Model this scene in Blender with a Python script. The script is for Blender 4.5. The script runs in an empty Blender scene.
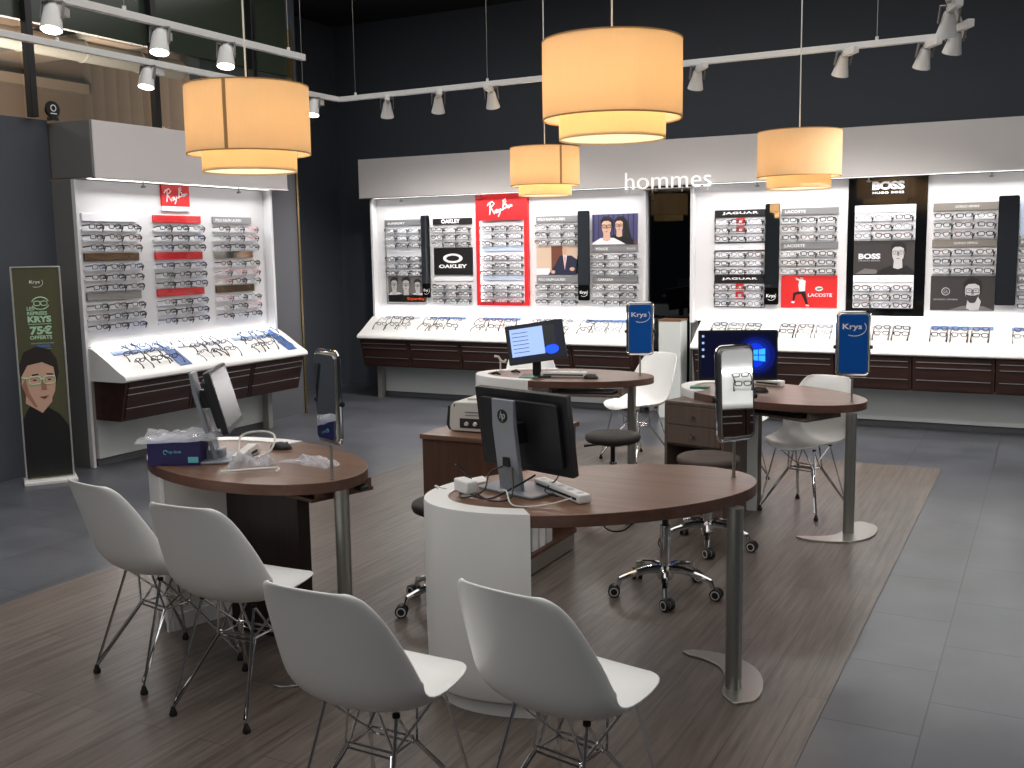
import bpy, bmesh, math, random
from mathutils import Vector, Matrix
random.seed(4)
PI = math.pi
SC = bpy.context.scene
COL = SC.collection
R = math.radians

# ------------------------------------------------------------------ materials
def _nt(name):
    m = bpy.data.materials.new(name); m.use_nodes = True
    nt = m.node_tree; b = nt.nodes['Principled BSDF']
    return m, nt, b
def srgb(c):
    return tuple(((x/255)/12.92 if x/255 <= .04045 else ((x/255+.055)/1.055)**2.4) for x in c)+(1,)
def mat(name, rgb, rough=.5, metal=0, noise=0, nscale=8, emis=0, spec=.5, alpha=1, trans=0, coat=0, bump=0, bscale=60):
    m, nt, b = _nt(name)
    c = srgb(rgb)
    b.inputs['Base Color'].default_value = c
    b.inputs['Roughness'].default_value = rough
    b.inputs['Metallic'].default_value = metal
    b.inputs['Specular IOR Level'].default_value = spec
    b.inputs['Coat Weight'].default_value = coat
    if alpha < 1: b.inputs['Alpha'].default_value = alpha
    if trans: b.inputs['Transmission Weight'].default_value = trans
    if emis:
        b.inputs['Emission Color'].default_value = c
        b.inputs['Emission Strength'].default_value = emis
    tc = nt.nodes.new('ShaderNodeTexCoord')
    if noise:
        n = nt.nodes.new('ShaderNodeTexNoise'); n.inputs['Scale'].default_value = nscale
        n.inputs['Detail'].default_value = 4
        nt.links.new(tc.outputs['Object'], n.inputs['Vector'])
        mx = nt.nodes.new('ShaderNodeMix'); mx.data_type = 'RGBA'
        mx.inputs['A'].default_value = tuple(x*(1-noise) for x in c[:3])+(1,)
        mx.inputs['B'].default_value = tuple(min(1, x*(1+noise)) for x in c[:3])+(1,)
        nt.links.new(n.outputs['Fac'], mx.inputs['Factor'])
        nt.links.new(mx.outputs['Result'], b.inputs['Base Color'])
    if bump:
        n = nt.nodes.new('ShaderNodeTexNoise'); n.inputs['Scale'].default_value = bscale
        nt.links.new(tc.outputs['Object'], n.inputs['Vector'])
        bp = nt.nodes.new('ShaderNodeBump'); bp.inputs['Strength'].default_value = bump
        bp.inputs['Distance'].default_value = .01
        nt.links.new(n.outputs['Fac'], bp.inputs['Height'])
        nt.links.new(bp.outputs['Normal'], b.inputs['Normal'])
    return m
def wood(name, dark, light, rough=.4, axis='x', scale=1.0, spec=.4):
    m, nt, b = _nt(name)
    tc = nt.nodes.new('ShaderNodeTexCoord'); mp = nt.nodes.new('ShaderNodeMapping')
    s = {'x': (1.2, 22, 22), 'y': (22, 1.2, 22), 'z': (22, 22, 1.2)}[axis]
    mp.inputs['Scale'].default_value = tuple(v*scale for v in s)
    nt.links.new(tc.outputs['Object'], mp.inputs['Vector'])
    n = nt.nodes.new('ShaderNodeTexNoise'); n.inputs['Scale'].default_value = 1.6
    n.inputs['Detail'].default_value = 6; n.inputs['Roughness'].default_value = .6
    nt.links.new(mp.outputs['Vector'], n.inputs['Vector'])
    cr = nt.nodes.new('ShaderNodeValToRGB')
    cr.color_ramp.elements[0].position = .3; cr.color_ramp.elements[0].color = srgb(dark)
    cr.color_ramp.elements[1].position = .7; cr.color_ramp.elements[1].color = srgb(light)
    nt.links.new(n.outputs['Fac'], cr.inputs['Fac'])
    nt.links.new(cr.outputs['Color'], b.inputs['Base Color'])
    b.inputs['Roughness'].default_value = rough
    b.inputs['Specular IOR Level'].default_value = spec
    return m
def floor_planks():
    m, nt, b = _nt('grey_oak_planks')
    tc = nt.nodes.new('ShaderNodeTexCoord'); mp = nt.nodes.new('ShaderNodeMapping')
    mp.inputs['Rotation'].default_value = (0, 0, PI/2)
    nt.links.new(tc.outputs['Object'], mp.inputs['Vector'])
    br = nt.nodes.new('ShaderNodeTexBrick')
    br.inputs['Scale'].default_value = 1; br.inputs['Brick Width'].default_value = 1.25
    br.inputs['Row Height'].default_value = .152; br.inputs['Mortar Size'].default_value = .0016
    br.inputs['Color1'].default_value = srgb((99, 89, 82)); br.inputs['Color2'].default_value = srgb((111, 101, 94))
    br.inputs['Mortar'].default_value = srgb((66, 59, 55)); br.offset = .37
    nt.links.new(mp.outputs['Vector'], br.inputs['Vector'])
    m2 = nt.nodes.new('ShaderNodeMapping'); m2.inputs['Scale'].default_value = (26, 1.3, 1)
    nt.links.new(tc.outputs['Object'], m2.inputs['Vector'])
    n = nt.nodes.new('ShaderNodeTexNoise'); n.inputs['Scale'].default_value = 1.5; n.inputs['Detail'].default_value = 7
    n.inputs['Roughness'].default_value = .65
    nt.links.new(m2.outputs['Vector'], n.inputs['Vector'])
    cr = nt.nodes.new('ShaderNodeValToRGB')
    cr.color_ramp.elements[0].position = .3; cr.color_ramp.elements[0].color = (.42, .40, .39, 1)
    cr.color_ramp.elements[1].position = .72; cr.color_ramp.elements[1].color = (1.25, 1.25, 1.25, 1)
    nt.links.new(n.outputs['Fac'], cr.inputs['Fac'])
    mx = nt.nodes.new('ShaderNodeMix'); mx.data_type = 'RGBA'; mx.blend_type = 'MULTIPLY'
    mx.inputs['Factor'].default_value = 1.0
    nt.links.new(br.outputs['Color'], mx.inputs['A']); nt.links.new(cr.outputs['Color'], mx.inputs['B'])
    nt.links.new(mx.outputs['Result'], b.inputs['Base Color'])
    b.inputs['Roughness'].default_value = .36; b.inputs['Specular IOR Level'].default_value = .5
    bp = nt.nodes.new('ShaderNodeBump'); bp.inputs['Strength'].default_value = .12; bp.inputs['Distance'].default_value = .004
    nt.links.new(n.outputs['Fac'], bp.inputs['Height']); nt.links.new(bp.outputs['Normal'], b.inputs['Normal'])
    return m
def floor_tiles():
    m, nt, b = _nt('dark_slate_tiles')
    tc = nt.nodes.new('ShaderNodeTexCoord'); mp = nt.nodes.new('ShaderNodeMapping')
    mp.inputs['Rotation'].default_value = (0, 0, PI/2); mp.inputs['Location'].default_value = (0, .33, 0)
    nt.links.new(tc.outputs['Object'], mp.inputs['Vector'])
    br = nt.nodes.new('ShaderNodeTexBrick')
    br.inputs['Scale'].default_value = 1; br.inputs['Brick Width'].default_value = .6
    br.inputs['Row Height'].default_value = .6; br.inputs['Mortar Size'].default_value = .003
    br.offset = .5
    br.inputs['Color1'].default_value = srgb((78, 80, 85)); br.inputs['Color2'].default_value = srgb((84, 86, 92))
    br.inputs['Mortar'].default_value = srgb((46, 47, 50))
    nt.links.new(mp.outputs['Vector'], br.inputs['Vector'])
    n = nt.nodes.new('ShaderNodeTexNoise'); n.inputs['Scale'].default_value = 2.4; n.inputs['Detail'].default_value = 6
    nt.links.new(tc.outputs['Object'], n.inputs['Vector'])
    cr = nt.nodes.new('ShaderNodeValToRGB')
    cr.color_ramp.elements[0].position = .35; cr.color_ramp.elements[0].color = (.75, .75, .76, 1)
    cr.color_ramp.elements[1].position = .7; cr.color_ramp.elements[1].color = (1.12, 1.12, 1.12, 1)
    nt.links.new(n.outputs['Fac'], cr.inputs['Fac'])
    mx = nt.nodes.new('ShaderNodeMix'); mx.data_type = 'RGBA'; mx.blend_type = 'MULTIPLY'
    mx.inputs['Factor'].default_value = 1
    nt.links.new(br.outputs['Color'], mx.inputs['A']); nt.links.new(cr.outputs['Color'], mx.inputs['B'])
    nt.links.new(mx.outputs['Result'], b.inputs['Base Color'])
    b.inputs['Roughness'].default_value = .3; b.inputs['Specular IOR Level'].default_value = .45
    bp = nt.nodes.new('ShaderNodeBump'); bp.inputs['Strength'].default_value = .15; bp.inputs['Distance'].default_value = .01
    nt.links.new(n.outputs['Fac'], bp.inputs['Height']); nt.links.new(bp.outputs['Normal'], b.inputs['Normal'])
    return m
def shade_mat(name, rgb, emis=0):
    m = bpy.data.materials.new(name); m.use_nodes = True; nt = m.node_tree
    for n in list(nt.nodes): nt.nodes.remove(n)
    o = nt.nodes.new('ShaderNodeOutputMaterial'); d = nt.nodes.new('ShaderNodeBsdfDiffuse'); t = nt.nodes.new('ShaderNodeBsdfTranslucent')
    tc = nt.nodes.new('ShaderNodeTexCoord'); mp = nt.nodes.new('ShaderNodeMapping'); mp.inputs['Scale'].default_value = (120, 120, 6)
    n = nt.nodes.new('ShaderNodeTexNoise'); n.inputs['Scale'].default_value = 2
    nt.links.new(tc.outputs['Object'], mp.inputs['Vector']); nt.links.new(mp.outputs['Vector'], n.inputs['Vector'])
    mx = nt.nodes.new('ShaderNodeMix'); mx.data_type = 'RGBA'; c = srgb(rgb)
    mx.inputs['A'].default_value = tuple(x*.93 for x in c[:3])+(1,); mx.inputs['B'].default_value = c
    nt.links.new(n.outputs['Fac'], mx.inputs['Factor'])
    nt.links.new(mx.outputs['Result'], d.inputs['Color']); nt.links.new(mx.outputs['Result'], t.inputs['Color'])
    ms = nt.nodes.new('ShaderNodeMixShader'); ms.inputs['Fac'].default_value = .55
    nt.links.new(d.outputs[0], ms.inputs[1]); nt.links.new(t.outputs[0], ms.inputs[2]); nt.links.new(ms.outputs[0], o.inputs[0])
    return m
def clear_mat(name, rgb, alpha, rough=.1):
    m, nt, b = _nt(name)
    b.inputs['Base Color'].default_value = srgb(rgb); b.inputs['Roughness'].default_value = rough
    b.inputs['Alpha'].default_value = alpha; b.inputs['Specular IOR Level'].default_value = .6
    return m
def corrugated():
    m, nt, b = _nt('corrugated_cladding')
    tc = nt.nodes.new('ShaderNodeTexCoord'); w = nt.nodes.new('ShaderNodeTexWave')
    w.bands_direction = 'X'; w.inputs['Scale'].default_value = 1.0; w.wave_profile = 'SAW'
    nt.links.new(tc.outputs['Object'], w.inputs['Vector'])
    cr = nt.nodes.new('ShaderNodeValToRGB')
    cr.color_ramp.elements[0].color = srgb((116, 100, 88)); cr.color_ramp.elements[1].color = srgb((134, 117, 103))
    nt.links.new(w.outputs['Fac'], cr.inputs['Fac']); nt.links.new(cr.outputs['Color'], b.inputs['Base Color'])
    b.inputs['Roughness'].default_value = .8
    return m

M = dict(
 planks=floor_planks(), tiles=floor_tiles(),
 darkwall=mat('charcoal_paint', (70, 75, 83), .75, noise=.05, nscale=3),
 darkpanel=mat('grey_laminate_wall', (84, 85, 90), .7, noise=.04, nscale=3),
 ceil=mat('black_ceiling', (13, 14, 16), .95),
 white=mat('white_laminate', (226, 225, 222), .38, noise=.02, nscale=3),
 panelwhite=mat('white_panel', (214, 213, 215), .45, noise=.02, nscale=2),
 lower=mat('pale_grey_panel', (196, 200, 198), .5, noise=.03, nscale=3),
 fascia=mat('warm_white_fascia', (212, 208, 207), .5, noise=.03, nscale=2),
 post=mat('greige_metal', (150, 149, 143), .45, metal=.1),
 sidegrey=mat('grey_side_panel', (112, 111, 110), .6),
 walnut=wood('dark_walnut', (34, 20, 17), (62, 38, 31), .4, 'x'),
 walnut_y=wood('dark_walnut_side', (34, 20, 17), (62, 38, 31), .4, 'y'),
 walnut_v=wood('dark_walnut_upright', (30, 22, 20), (48, 34, 30), .45, 'z'),
 top=wood('table_walnut', (98, 70, 54), (127, 94, 73), .33, 'x', .7),
 topedge=wood('table_edge_walnut', (84, 58, 48), (104, 74, 62), .4, 'x', .7),
 cab=wood('cabinet_walnut', (74, 48, 38), (98, 66, 54), .42, 'z', .8),
 greycab=wood('grey_brown_laminate', (92, 78, 70), (112, 96, 87), .45, 'z', .8),
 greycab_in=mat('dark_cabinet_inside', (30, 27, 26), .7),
 rail=mat('aluminium_strip', (200, 200, 200), .3, metal=.9),
 chrome=mat('chrome', (225, 225, 225), .08, metal=1),
 steel=mat('brushed_steel', (158, 158, 152), .38, metal=.85),
 steelplate=mat('satin_steel', (176, 172, 166), .3, metal=.85),
 shell=mat('white_polypropylene', (236, 236, 234), .36, noise=.01, nscale=4, coat=.1),
 black=mat('black_plastic', (18, 18, 20), .4),
 darkgrey=mat('dark_grey_plastic', (40, 41, 44), .45),
 rubber=mat('black_rubber', (15, 15, 15), .6),
 silver=mat('silver_plastic', (150, 154, 162), .4, metal=.35),
 leather=mat('dark_brown_leatherette', (40, 33, 31), .65, bump=.15, bscale=90),
 seatgrey=mat('taupe_leatherette', (76, 64, 58), .65, bump=.15, bscale=90),
 mirror=mat('mirror_glass', (235, 238, 238), .015, metal=1),
 darkmirror=mat('tinted_mirror', (52, 55, 58), .02, metal=1),
 blue=mat('bright_blue_plastic', (0, 84, 170), .35),
 trackwhite=mat('white_track_metal', (205, 205, 203), .4),
 shadef=shade_mat('cream_lamp_fabric', (238, 218, 186)),
 shadei=shade_mat('cream_inner_fabric', (244, 228, 200)),
 hem=mat('lamp_hem', (176, 138, 92), .8),
 bulb=mat('warm_diffuser', (255, 236, 190), .5, emis=1.1),
 spotlens=mat('spot_lens', (255, 246, 232), .4, emis=14),
 strip=mat('led_strip', (255, 255, 252), .4, emis=2.6),
 cable=mat('white_cable', (215, 213, 205), .5),
 red=mat('red_panel', (214, 26, 32), .42),
 redgloss=mat('red_strip', (196, 22, 30), .18, coat=.5),
 homlet=mat('lit_letter_white', (250, 250, 250), .5, emis=.4), txtwhite=mat('white_lettering', (238, 238, 238), .5),
 txtgrey=mat('grey_lettering', (165, 168, 170), .5),
 barsilver=mat('silver_strip', (138, 138, 141), .35, metal=.3),
 bardark=mat('dark_mirror_strip', (110, 92, 74), .12, metal=1), bargrey=mat('grey_gloss_strip', (112, 112, 108), .18), barwhite=mat('white_strip', (232, 233, 238), .2),
 barmirror=mat('mirror_strip', (190, 186, 176), .08, metal=1),
 taupe=mat('taupe_strip', (136, 130, 122), .35, metal=.3),
 acrylic=mat('white_acrylic_rail', (222, 224, 228), .25),
 acryl_blue=mat('pale_blue_acrylic', (196, 210, 232), .25),
 glossblack=mat('gloss_black', (10, 10, 11), .08, coat=.3),
 frameblack=mat('black_frame', (22, 20, 22), .3),
 framebrown=mat('tortoise_frame', (70, 44, 34), .3),
 framemetal=mat('gunmetal_frame', (88, 88, 92), .3, metal=.7),
 frameblue=mat('navy_frame', (34, 44, 88), .3),
 framered=mat('burgundy_frame', (128, 34, 46), .3),
 framepink=mat('pale_pink_frame', (196, 140, 140), .3),
 lens=clear_mat('clear_lens', (215, 220, 228), .12, .05),
 tag=mat('black_tag', (16, 16, 18), .5),
 stripblue=mat('blue_printed_strip', (70, 106, 160), .4, noise=.35, nscale=9),
 stripgrey=mat('grey_printed_strip', (176, 180, 186), .4),
 sea=mat('sea_picture', (46, 84, 142), .35, noise=.5, nscale=7),
 skin=mat('printed_skin', (205, 164, 142), .55),
 skin_sh=mat('printed_skin_dark', (160, 116, 96), .55),
 hair=mat('printed_hair', (34, 25, 22), .6),
 grey1=mat('print_grey_light', (190, 188, 188), .5), grey2=mat('print_grey_mid', (112, 108, 108), .5),
 grey3=mat('print_grey_dark', (52, 48, 48), .5), pblack=mat('print_black', (22, 20, 20), .45),
 pwhite=mat('print_white', (224, 224, 230), .5), navy=mat('print_navy', (30, 34, 60), .5),
 purple=mat('print_violet', (66, 62, 104), .5), pred=mat('print_red', (206, 34, 34), .5),
 beige=mat('print_beige', (206, 180, 158), .5), brown=mat('print_brown', (110, 62, 44), .5),
 orange=mat('print_orange', (226, 84, 44), .5), green=mat('print_green', (30, 120, 60), .5),
 olive=mat('olive_banner', (78, 76, 50), .6), mint=mat('mint_print', (176, 214, 178), .55),
 alu=mat('aluminium_frame', (188, 188, 186), .35, metal=.6),
 scrblue=mat('screen_deep_blue', (8, 10, 40), .3, emis=.5),
 scrwin=mat('screen_window', (156, 184, 232), .3, emis=.85),
 scrdark=mat('screen_dark_window', (30, 30, 34), .3, emis=.5),
 scrglow=mat('screen_blue_glow', (14, 70, 240), .3, emis=1.5),
 scrcore=mat('screen_bright_blue', (40, 130, 255), .3, emis=2.2),
 scrglow2=mat('screen_dim_blue', (8, 32, 130), .3, emis=1.0),
 scrg0=mat('screen_faint_blue', (8, 14, 62), .3, emis=.6), scrg1=mat('screen_low_blue', (10, 22, 100), .3, emis=.8), scrg2=mat('screen_mid_blue', (14, 48, 200), .3, emis=1.1),
 scroff=mat('grey_screen', (92, 96, 100), .22),
 lcdback=mat('monitor_back', (26, 27, 30), .45),
 navybox=mat('navy_carton', (40, 36, 92), .45), teal=mat('teal_print', (110, 200, 210), .5),
 plastic=clear_mat('clear_plastic_bag', (225, 228, 235), .38, .12),
 printer=mat('off_white_plastic', (206, 203, 196), .5), printerdk=mat('printer_ports', (40, 40, 42), .5),
 greenpl=mat('green_plastic', (16, 118, 84), .4),
 paper=mat('paper', (232, 232, 230), .7),
 glass=clear_mat('partition_glass', (120, 135, 130), .10, .03),
 greenglass=mat('green_tinted_transom', (50, 58, 48), .2),
 mallceil=mat('mall_ceiling', (128, 106, 88), .85, noise=.1, nscale=.7),
 mallwall=mat('mall_wall', (136, 116, 100), .85, noise=.08, nscale=.6), corr=corrugated(),
 mallbeam=mat('mall_beam', (156, 138, 120), .8), duct=mat('galvanised_duct', (160, 158, 150), .5, metal=.3),
 gold=mat('brass_trim', (110, 92, 56), .4, metal=.6),
 exitgreen=mat('exit_sign_green', (30, 200, 110), .4, emis=3),
)

# ------------------------------------------------------------------ builder
class MB:
    def __init__(s, T=None): s.v = []; s.f = []; s.m = []; s.mats = []; s.T = T or (lambda x, y, z: (x, y, z))
    def mi(s, m):
        if m not in s.mats: s.mats.append(m)
        return s.mats.index(m)
    def add(s, vs, fs, m):
        k = len(s.v); i = s.mi(m)
        s.v += [s.T(*v) for v in vs]; s.f += [tuple(k+a for a in f) for f in fs]; s.m += [i]*len(fs); return s
    def box(s, x0, x1, y0, y1, z0, z1, m):
        vs = [(x, y, z) for x in (x0, x1) for y in (y0, y1) for z in (z0, z1)]
        return s.add(vs, [(0, 1, 3, 2), (4, 6, 7, 5), (0, 4, 5, 1), (2, 3, 7, 6), (0, 2, 6, 4), (1, 5, 7, 3)], m)
    def prism(s, poly, a, b, m, axis='z', m2=None):
        def P(p, h): return {'z': (p[0], p[1], h), 'y': (p[0], h, p[1]), 'x': (h, p[0], p[1])}[axis]
        n = len(poly); vs = [P(p, a) for p in poly]+[P(p, b) for p in poly]
        s.add(vs, [tuple(range(n)), tuple(range(2*n-1, n-1, -1))], m)
        k = len(s.v)-2*n; i = s.mi(m2 or m)
        s.f += [(k+j, k+(j+1) % n, k+n+(j+1) % n, k+n+j) for j in range(n)]; s.m += [i]*n
        return s
    def tube(s, pts, r, m, n=8, closed=False, caps=True):
        pts = [Vector(p) for p in pts]; N = len(pts); rings = []
        up = None
        for i, p in enumerate(pts):
            if closed: t = pts[(i+1) % N]-pts[i-1]
            else: t = pts[min(i+1, N-1)]-pts[max(i-1, 0)]
            t.normalize()
            if up is None:
                up = Vector((0, 0, 1)) if abs(t.z) < .9 else Vector((1, 0, 0))
            a = t.cross(up)
            if a.length < 1e-4: a = t.cross(Vector((1, .3, 0)))
            a.normalize(); b = t.cross(a).normalized(); up = -b if False else a.cross(t).normalized()
            rr = r[i] if isinstance(r, (list, tuple)) else r
            rings.append([p+a*math.cos(2*PI*k/n)*rr+b*math.sin(2*PI*k/n)*rr for k in range(n)])
        vs = [tuple(q) for g in rings for q in g]; fs = []
        for i in range(N if closed else N-1):
            j = (i+1) % N
            for k in range(n): fs.append((i*n+k, i*n+(k+1) % n, j*n+(k+1) % n, j*n+k))
        if not closed and caps: fs += [tuple(range(n)), tuple(range((N-1)*n, N*n))]
        return s.add(vs, fs, m)
    def lathe(s, prof, m, c=(0, 0, 0), n=24, axis='z', closed=False):
        vs = []; fs = []; P = len(prof)
        for r, h in prof:
            for k in range(n):
                a = 2*PI*k/n; x, y = r*math.cos(a), r*math.sin(a)
                p = {'z': (x, y, h), 'y': (x, h, y), 'x': (h, x, y)}[axis]
                vs.append((p[0]+c[0], p[1]+c[1], p[2]+c[2]))
        for i in range(P if closed else P-1):
            j = (i+1) % P
            for k in range(n): fs.append((i*n+k, i*n+(k+1) % n, j*n+(k+1) % n, j*n+k))
        if not closed:
            if prof[0][0] > 1e-6: fs.append(tuple(range(n)))
            if prof[-1][0] > 1e-6: fs.append(tuple(range((P-1)*n, P*n)))
        return s.add(vs, fs, m)
    def build(s, name, parent=None, origin=None, smooth=True, bevel=0, solid=0, sub=0, angle=35, rot=None):
        me = bpy.data.meshes.new(name)
        if parent is not None:
            off = Vector(parent['_o'])
        elif origin is not None: off = Vector(origin)
        else:
            xs = [v[0] for v in s.v]; ys = [v[1] for v in s.v]; zs = [v[2] for v in s.v]
            off = Vector(((min(xs)+max(xs))/2, (min(ys)+max(ys))/2, min(zs)))
        me.from_pydata([tuple(Vector(v)-off) for v in s.v], [], s.f)
        for m in s.mats: me.materials.append(m)
        me.polygons.foreach_set('material_index', s.m)
        bm = bmesh.new(); bm.from_mesh(me)
        bmesh.ops.recalc_face_normals(bm, faces=bm.faces); bm.to_mesh(me); bm.free()
        if smooth:
            me.polygons.foreach_set('use_smooth', [True]*len(me.polygons))
            me.set_sharp_from_angle(angle=R(angle))
        me.update()
        o = bpy.data.objects.new(name, me); COL.objects.link(o)
        o['_o'] = list(off)
        if parent is not None: o.parent = parent
        else: o.location = off
        if solid:
            md = o.modifiers.new('s', 'SOLIDIFY'); md.thickness = solid; md.offset = 0
        if sub:
            md = o.modifiers.new('u', 'SUBSURF'); md.levels = sub; md.render_levels = sub
        if bevel:
            md = o.modifiers.new('b', 'BEVEL'); md.width = bevel; md.segments = 2; md.limit_method = 'ANGLE'; md.angle_limit = R(40)
        return o
def tag(o, label, cat, group=None, kind=None):
    if label: o['label'] = label
    if cat: o['category'] = cat
    if group: o['group'] = group
    if kind: o['kind'] = kind
    return o
def thing(name, label, cat, loc=(0, 0, 0), group=None):
    o = bpy.data.objects.new(name, None); COL.objects.link(o); o.location = loc; o['_o'] = list(loc)
    o.empty_display_size = .1
    return tag(o, label, cat, group)
def struct(o, label=None):
    o['kind'] = 'structure'
    if label: o['label'] = label
    return o
def copy_tree(o, loc, rz, label=None, group=None):
    def cp(a, par):
        c = a.copy(); COL.objects.link(c)
        if par is not None: c.parent = par
        for ch in list(a.children): cp(ch, c)
        return c
    c = cp(o, None); c.location = loc; c.rotation_euler = (0, 0, rz)
    if label: c['label'] = label
    if group: c['group'] = group
    return c
def rrect(w, h, r, n=5, cx=0, cy=0):
    p = []
    for sx, sy, a0 in ((1, 1, 0), (-1, 1, 90), (-1, -1, 180), (1, -1, 270)):
        for i in range(n+1):
            a = R(a0+90*i/n); p.append((cx+sx*(w/2-r)+r*math.cos(a), cy+sy*(h/2-r)+r*math.sin(a)))
    return p
def ell(a, b, n=24, cx=0, cy=0, t0=0, t1=2*PI, full=True):
    return [(cx+a*math.cos(t0+(t1-t0)*i/n), cy+b*math.sin(t0+(t1-t0)*i/n)) for i in range(n if full else n+1)]

def text_mesh(body, bold=0, shear=0, spacing=1, italic=0):
    cu = bpy.data.curves.new('t', 'FONT'); cu.body = body; cu.size = 1; cu.offset = bold; cu.shear = shear
    cu.space_character = spacing; cu.resolution_u = 3
    o = bpy.data.objects.new('t', cu); COL.objects.link(o)
    dg = bpy.context.evaluated_depsgraph_get(); dg.update()
    me = bpy.data.meshes.new_from_object(o.evaluated_get(dg))
    vs = [tuple(v.co) for v in me.vertices]; fs = [tuple(p.vertices) for p in me.polygons]
    bpy.data.objects.remove(o); bpy.data.curves.remove(cu); bpy.data.meshes.remove(me)
    x0 = min(v[0] for v in vs); x1 = max(v[0] for v in vs); y0 = min(v[1] for v in vs); y1 = max(v[1] for v in vs)
    return [((v[0]-x0)/(x1-x0), (v[1]-y0)/(y1-y0)) for v in vs], fs
def put_text(mb, body, u0, u1, v0, v1, w, m, **k):
    """flat lettering on a frame: u right, v up, w outwards (mb.T maps (u,w,v))"""
    vs, fs = text_mesh(body, **k)
    mb.add([(u0+(u1-u0)*a, w, v0+(v1-v0)*b) for a, b in vs], fs, m); return mb

# frames: local (u, w, v) -> world, u to the right as seen, w out of the wall, v up
BACKY, LEFTX, RIGHTX = 9.88, -6.70, 3.0
def FB(u, w, v): return (u, BACKY-w, v)
def FL(u, w, v): return (LEFTX+w, u, v)
def FR(u, w, v): return (RIGHTX-w, -u, v)

# ------------------------------------------------------------------ room shell
b = MB(); b.box(-8.2, 4.2, -3.4, 10.9, -.08, 0, M['tiles']); struct(b.build('floor', origin=(0, 0, 0), smooth=False), 'dark slate tile floor around the wooden consulting area')
b = MB(); b.box(-4.46, -.667, -2.6, 8.14, -.004, .004, M['planks']); tag(b.build('wood_floor_inlay', origin=(0, 0, -.004), smooth=False), 'grey brown plank flooring laid under the consulting desks', 'flooring', kind='structure')
b = MB(); b.box(-8.2, 4.2, -3.4, 10.9, 4.4, 4.5, M['ceil']); struct(b.build('ceiling', smooth=False))
b = MB(); b.box(-8.2, 4.2, 10.6, 10.8, 0, 4.4, M['darkwall']); struct(b.build('wall_back', smooth=False))
b = MB(); b.box(-7.1, -6.95, -3.4, 5.584, 0, 2.72, M['darkwall']); struct(b.build('wall_left', smooth=False))
b = MB(); b.box(-8.1, -7.95, 8.3, 10.6, 0, 4.4, M['darkwall']); b.box(-7.95, -7.0, 8.49, 8.56, 0, 4.4, M['darkwall']); b.box(-7.02, -6.95, 8.47, 8.62, 2.72, 4.4, M['darkwall']); struct(b.build('wall_recess', smooth=False))
b = MB(); b.box(-7.05, -6.9, 7.86, 8.47, 0, 2.72, M['darkpanel']); struct(b.build('wall_panel', smooth=False))
b = MB(); b.box(-6.96, -6.885, 8.47, 8.495, 0, 3.9, M['gold']); struct(b.build('trim_1', smooth=False))
b = MB(); b.box(-7.95, -7.94, 8.56, 10.59, 0, .08, M['darkwall']); struct(b.build('baseboard_left', smooth=False))
b = MB(); b.box(-7.94, -7.0, 10.59, 10.6, 0, .08, M['darkwall']); struct(b.build('baseboard_back', smooth=False))
b = MB(); b.box(3.3, 3.45, -3.4, 10.6, 0, 4.4, M['darkwall']); struct(b.build('wall_right', smooth=False))
b = MB(); b.box(-7.1, 3.45, -3.5, -3.4, 0, 4.4, M['darkwall']); struct(b.build('wall_front', smooth=False))
# partition over the low wall: glass, transom and black posts
b = MB()
for y0, y1 in ((-3.4, 4.17), (4.22, 5.395), (5.445, 6.625), (6.675, 7.875), (7.925, 8.46)): b.box(-6.956, -6.95, y0, y1, 2.72, 3.44, M['glass'])
w1 = struct(b.build('window_1', smooth=False))
b = MB(); b.box(-6.98, -6.93, -3.4, 8.46, 3.44, 4.4, M['greenglass']); struct(b.build('trim_2', smooth=False))
for i, y in enumerate((4.195, 5.42, 6.65, 7.9)):
    b = MB(); b.box(-6.925, -6.86, y-.028, y+.028, 2.725, 4.4, M['black'])
    b.build('mullion', bevel=.003)
    o = COL.objects[-1]; o['kind'] = 'structure'; o['label'] = 'black upright post of the glass partition'
# mall hall beyond the glass
b = MB(); b.box(-16, -15.8, -2, 26, 0, 7, M['mallwall']); struct(b.build('wall_mall_far', smooth=False))
b = MB(); b.box(-16, -8.2, 13.5, 13.7, 0, 7, M['corr']); struct(b.build('wall_mall_side', smooth=False))
b = MB(); b.box(-16, -8.2, -3.4, 26, -.08, 0, M['tiles']); struct(b.build('floor_mall', smooth=False))
b = MB(); b.box(-16, -8.2, -3.4, 26, 5.3, 5.4, M['mallceil']); struct(b.build('ceiling_mall', smooth=False))
for i, y in enumerate((7.2, 8.9, 10.6, 12.3)):
    b = MB(); b.box(-15.8, -8.3, y, y+.09, 5.0, 5.3, M['mallbeam']); o = b.build('ceiling_beam', bevel=.004)
    o['kind'] = 'structure'
b = MB(); b.box(-15.8, -15.5, -1.9, 13.4, 4.55, 4.72, M['mallbeam']); o = b.build('wall_ledge'); o['kind'] = 'structure'
b = MB(); b.tube([(-13.2, 3, 4.75), (-13.2, 9, 4.75), (-13.2, 13.3, 4.75)], .16, M['duct'], 14)
for k in range(9): b.lathe([(.16, 0), (.175, .005), (.175, .03), (.16, .035)], M['duct'], (-13.2, 3.6+k*1.1, 4.75), 14, 'y')
tag(b.build('ventilation_duct'), 'pale round duct under the hall ceiling beyond the glass partition', 'duct')
b = MB(); b.box(-15.6, -12.6, 11.2, 12.2, 4.90, 4.98, M['duct']); b.box(-15.4, -12.8, 11.3, 12.1, 4.885, 4.90, M['mallbeam'])
tag(b.build('ceiling_panel_light'), 'pale suspended panel at the hall ceiling beyond the glass', 'ceiling panel')
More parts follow.
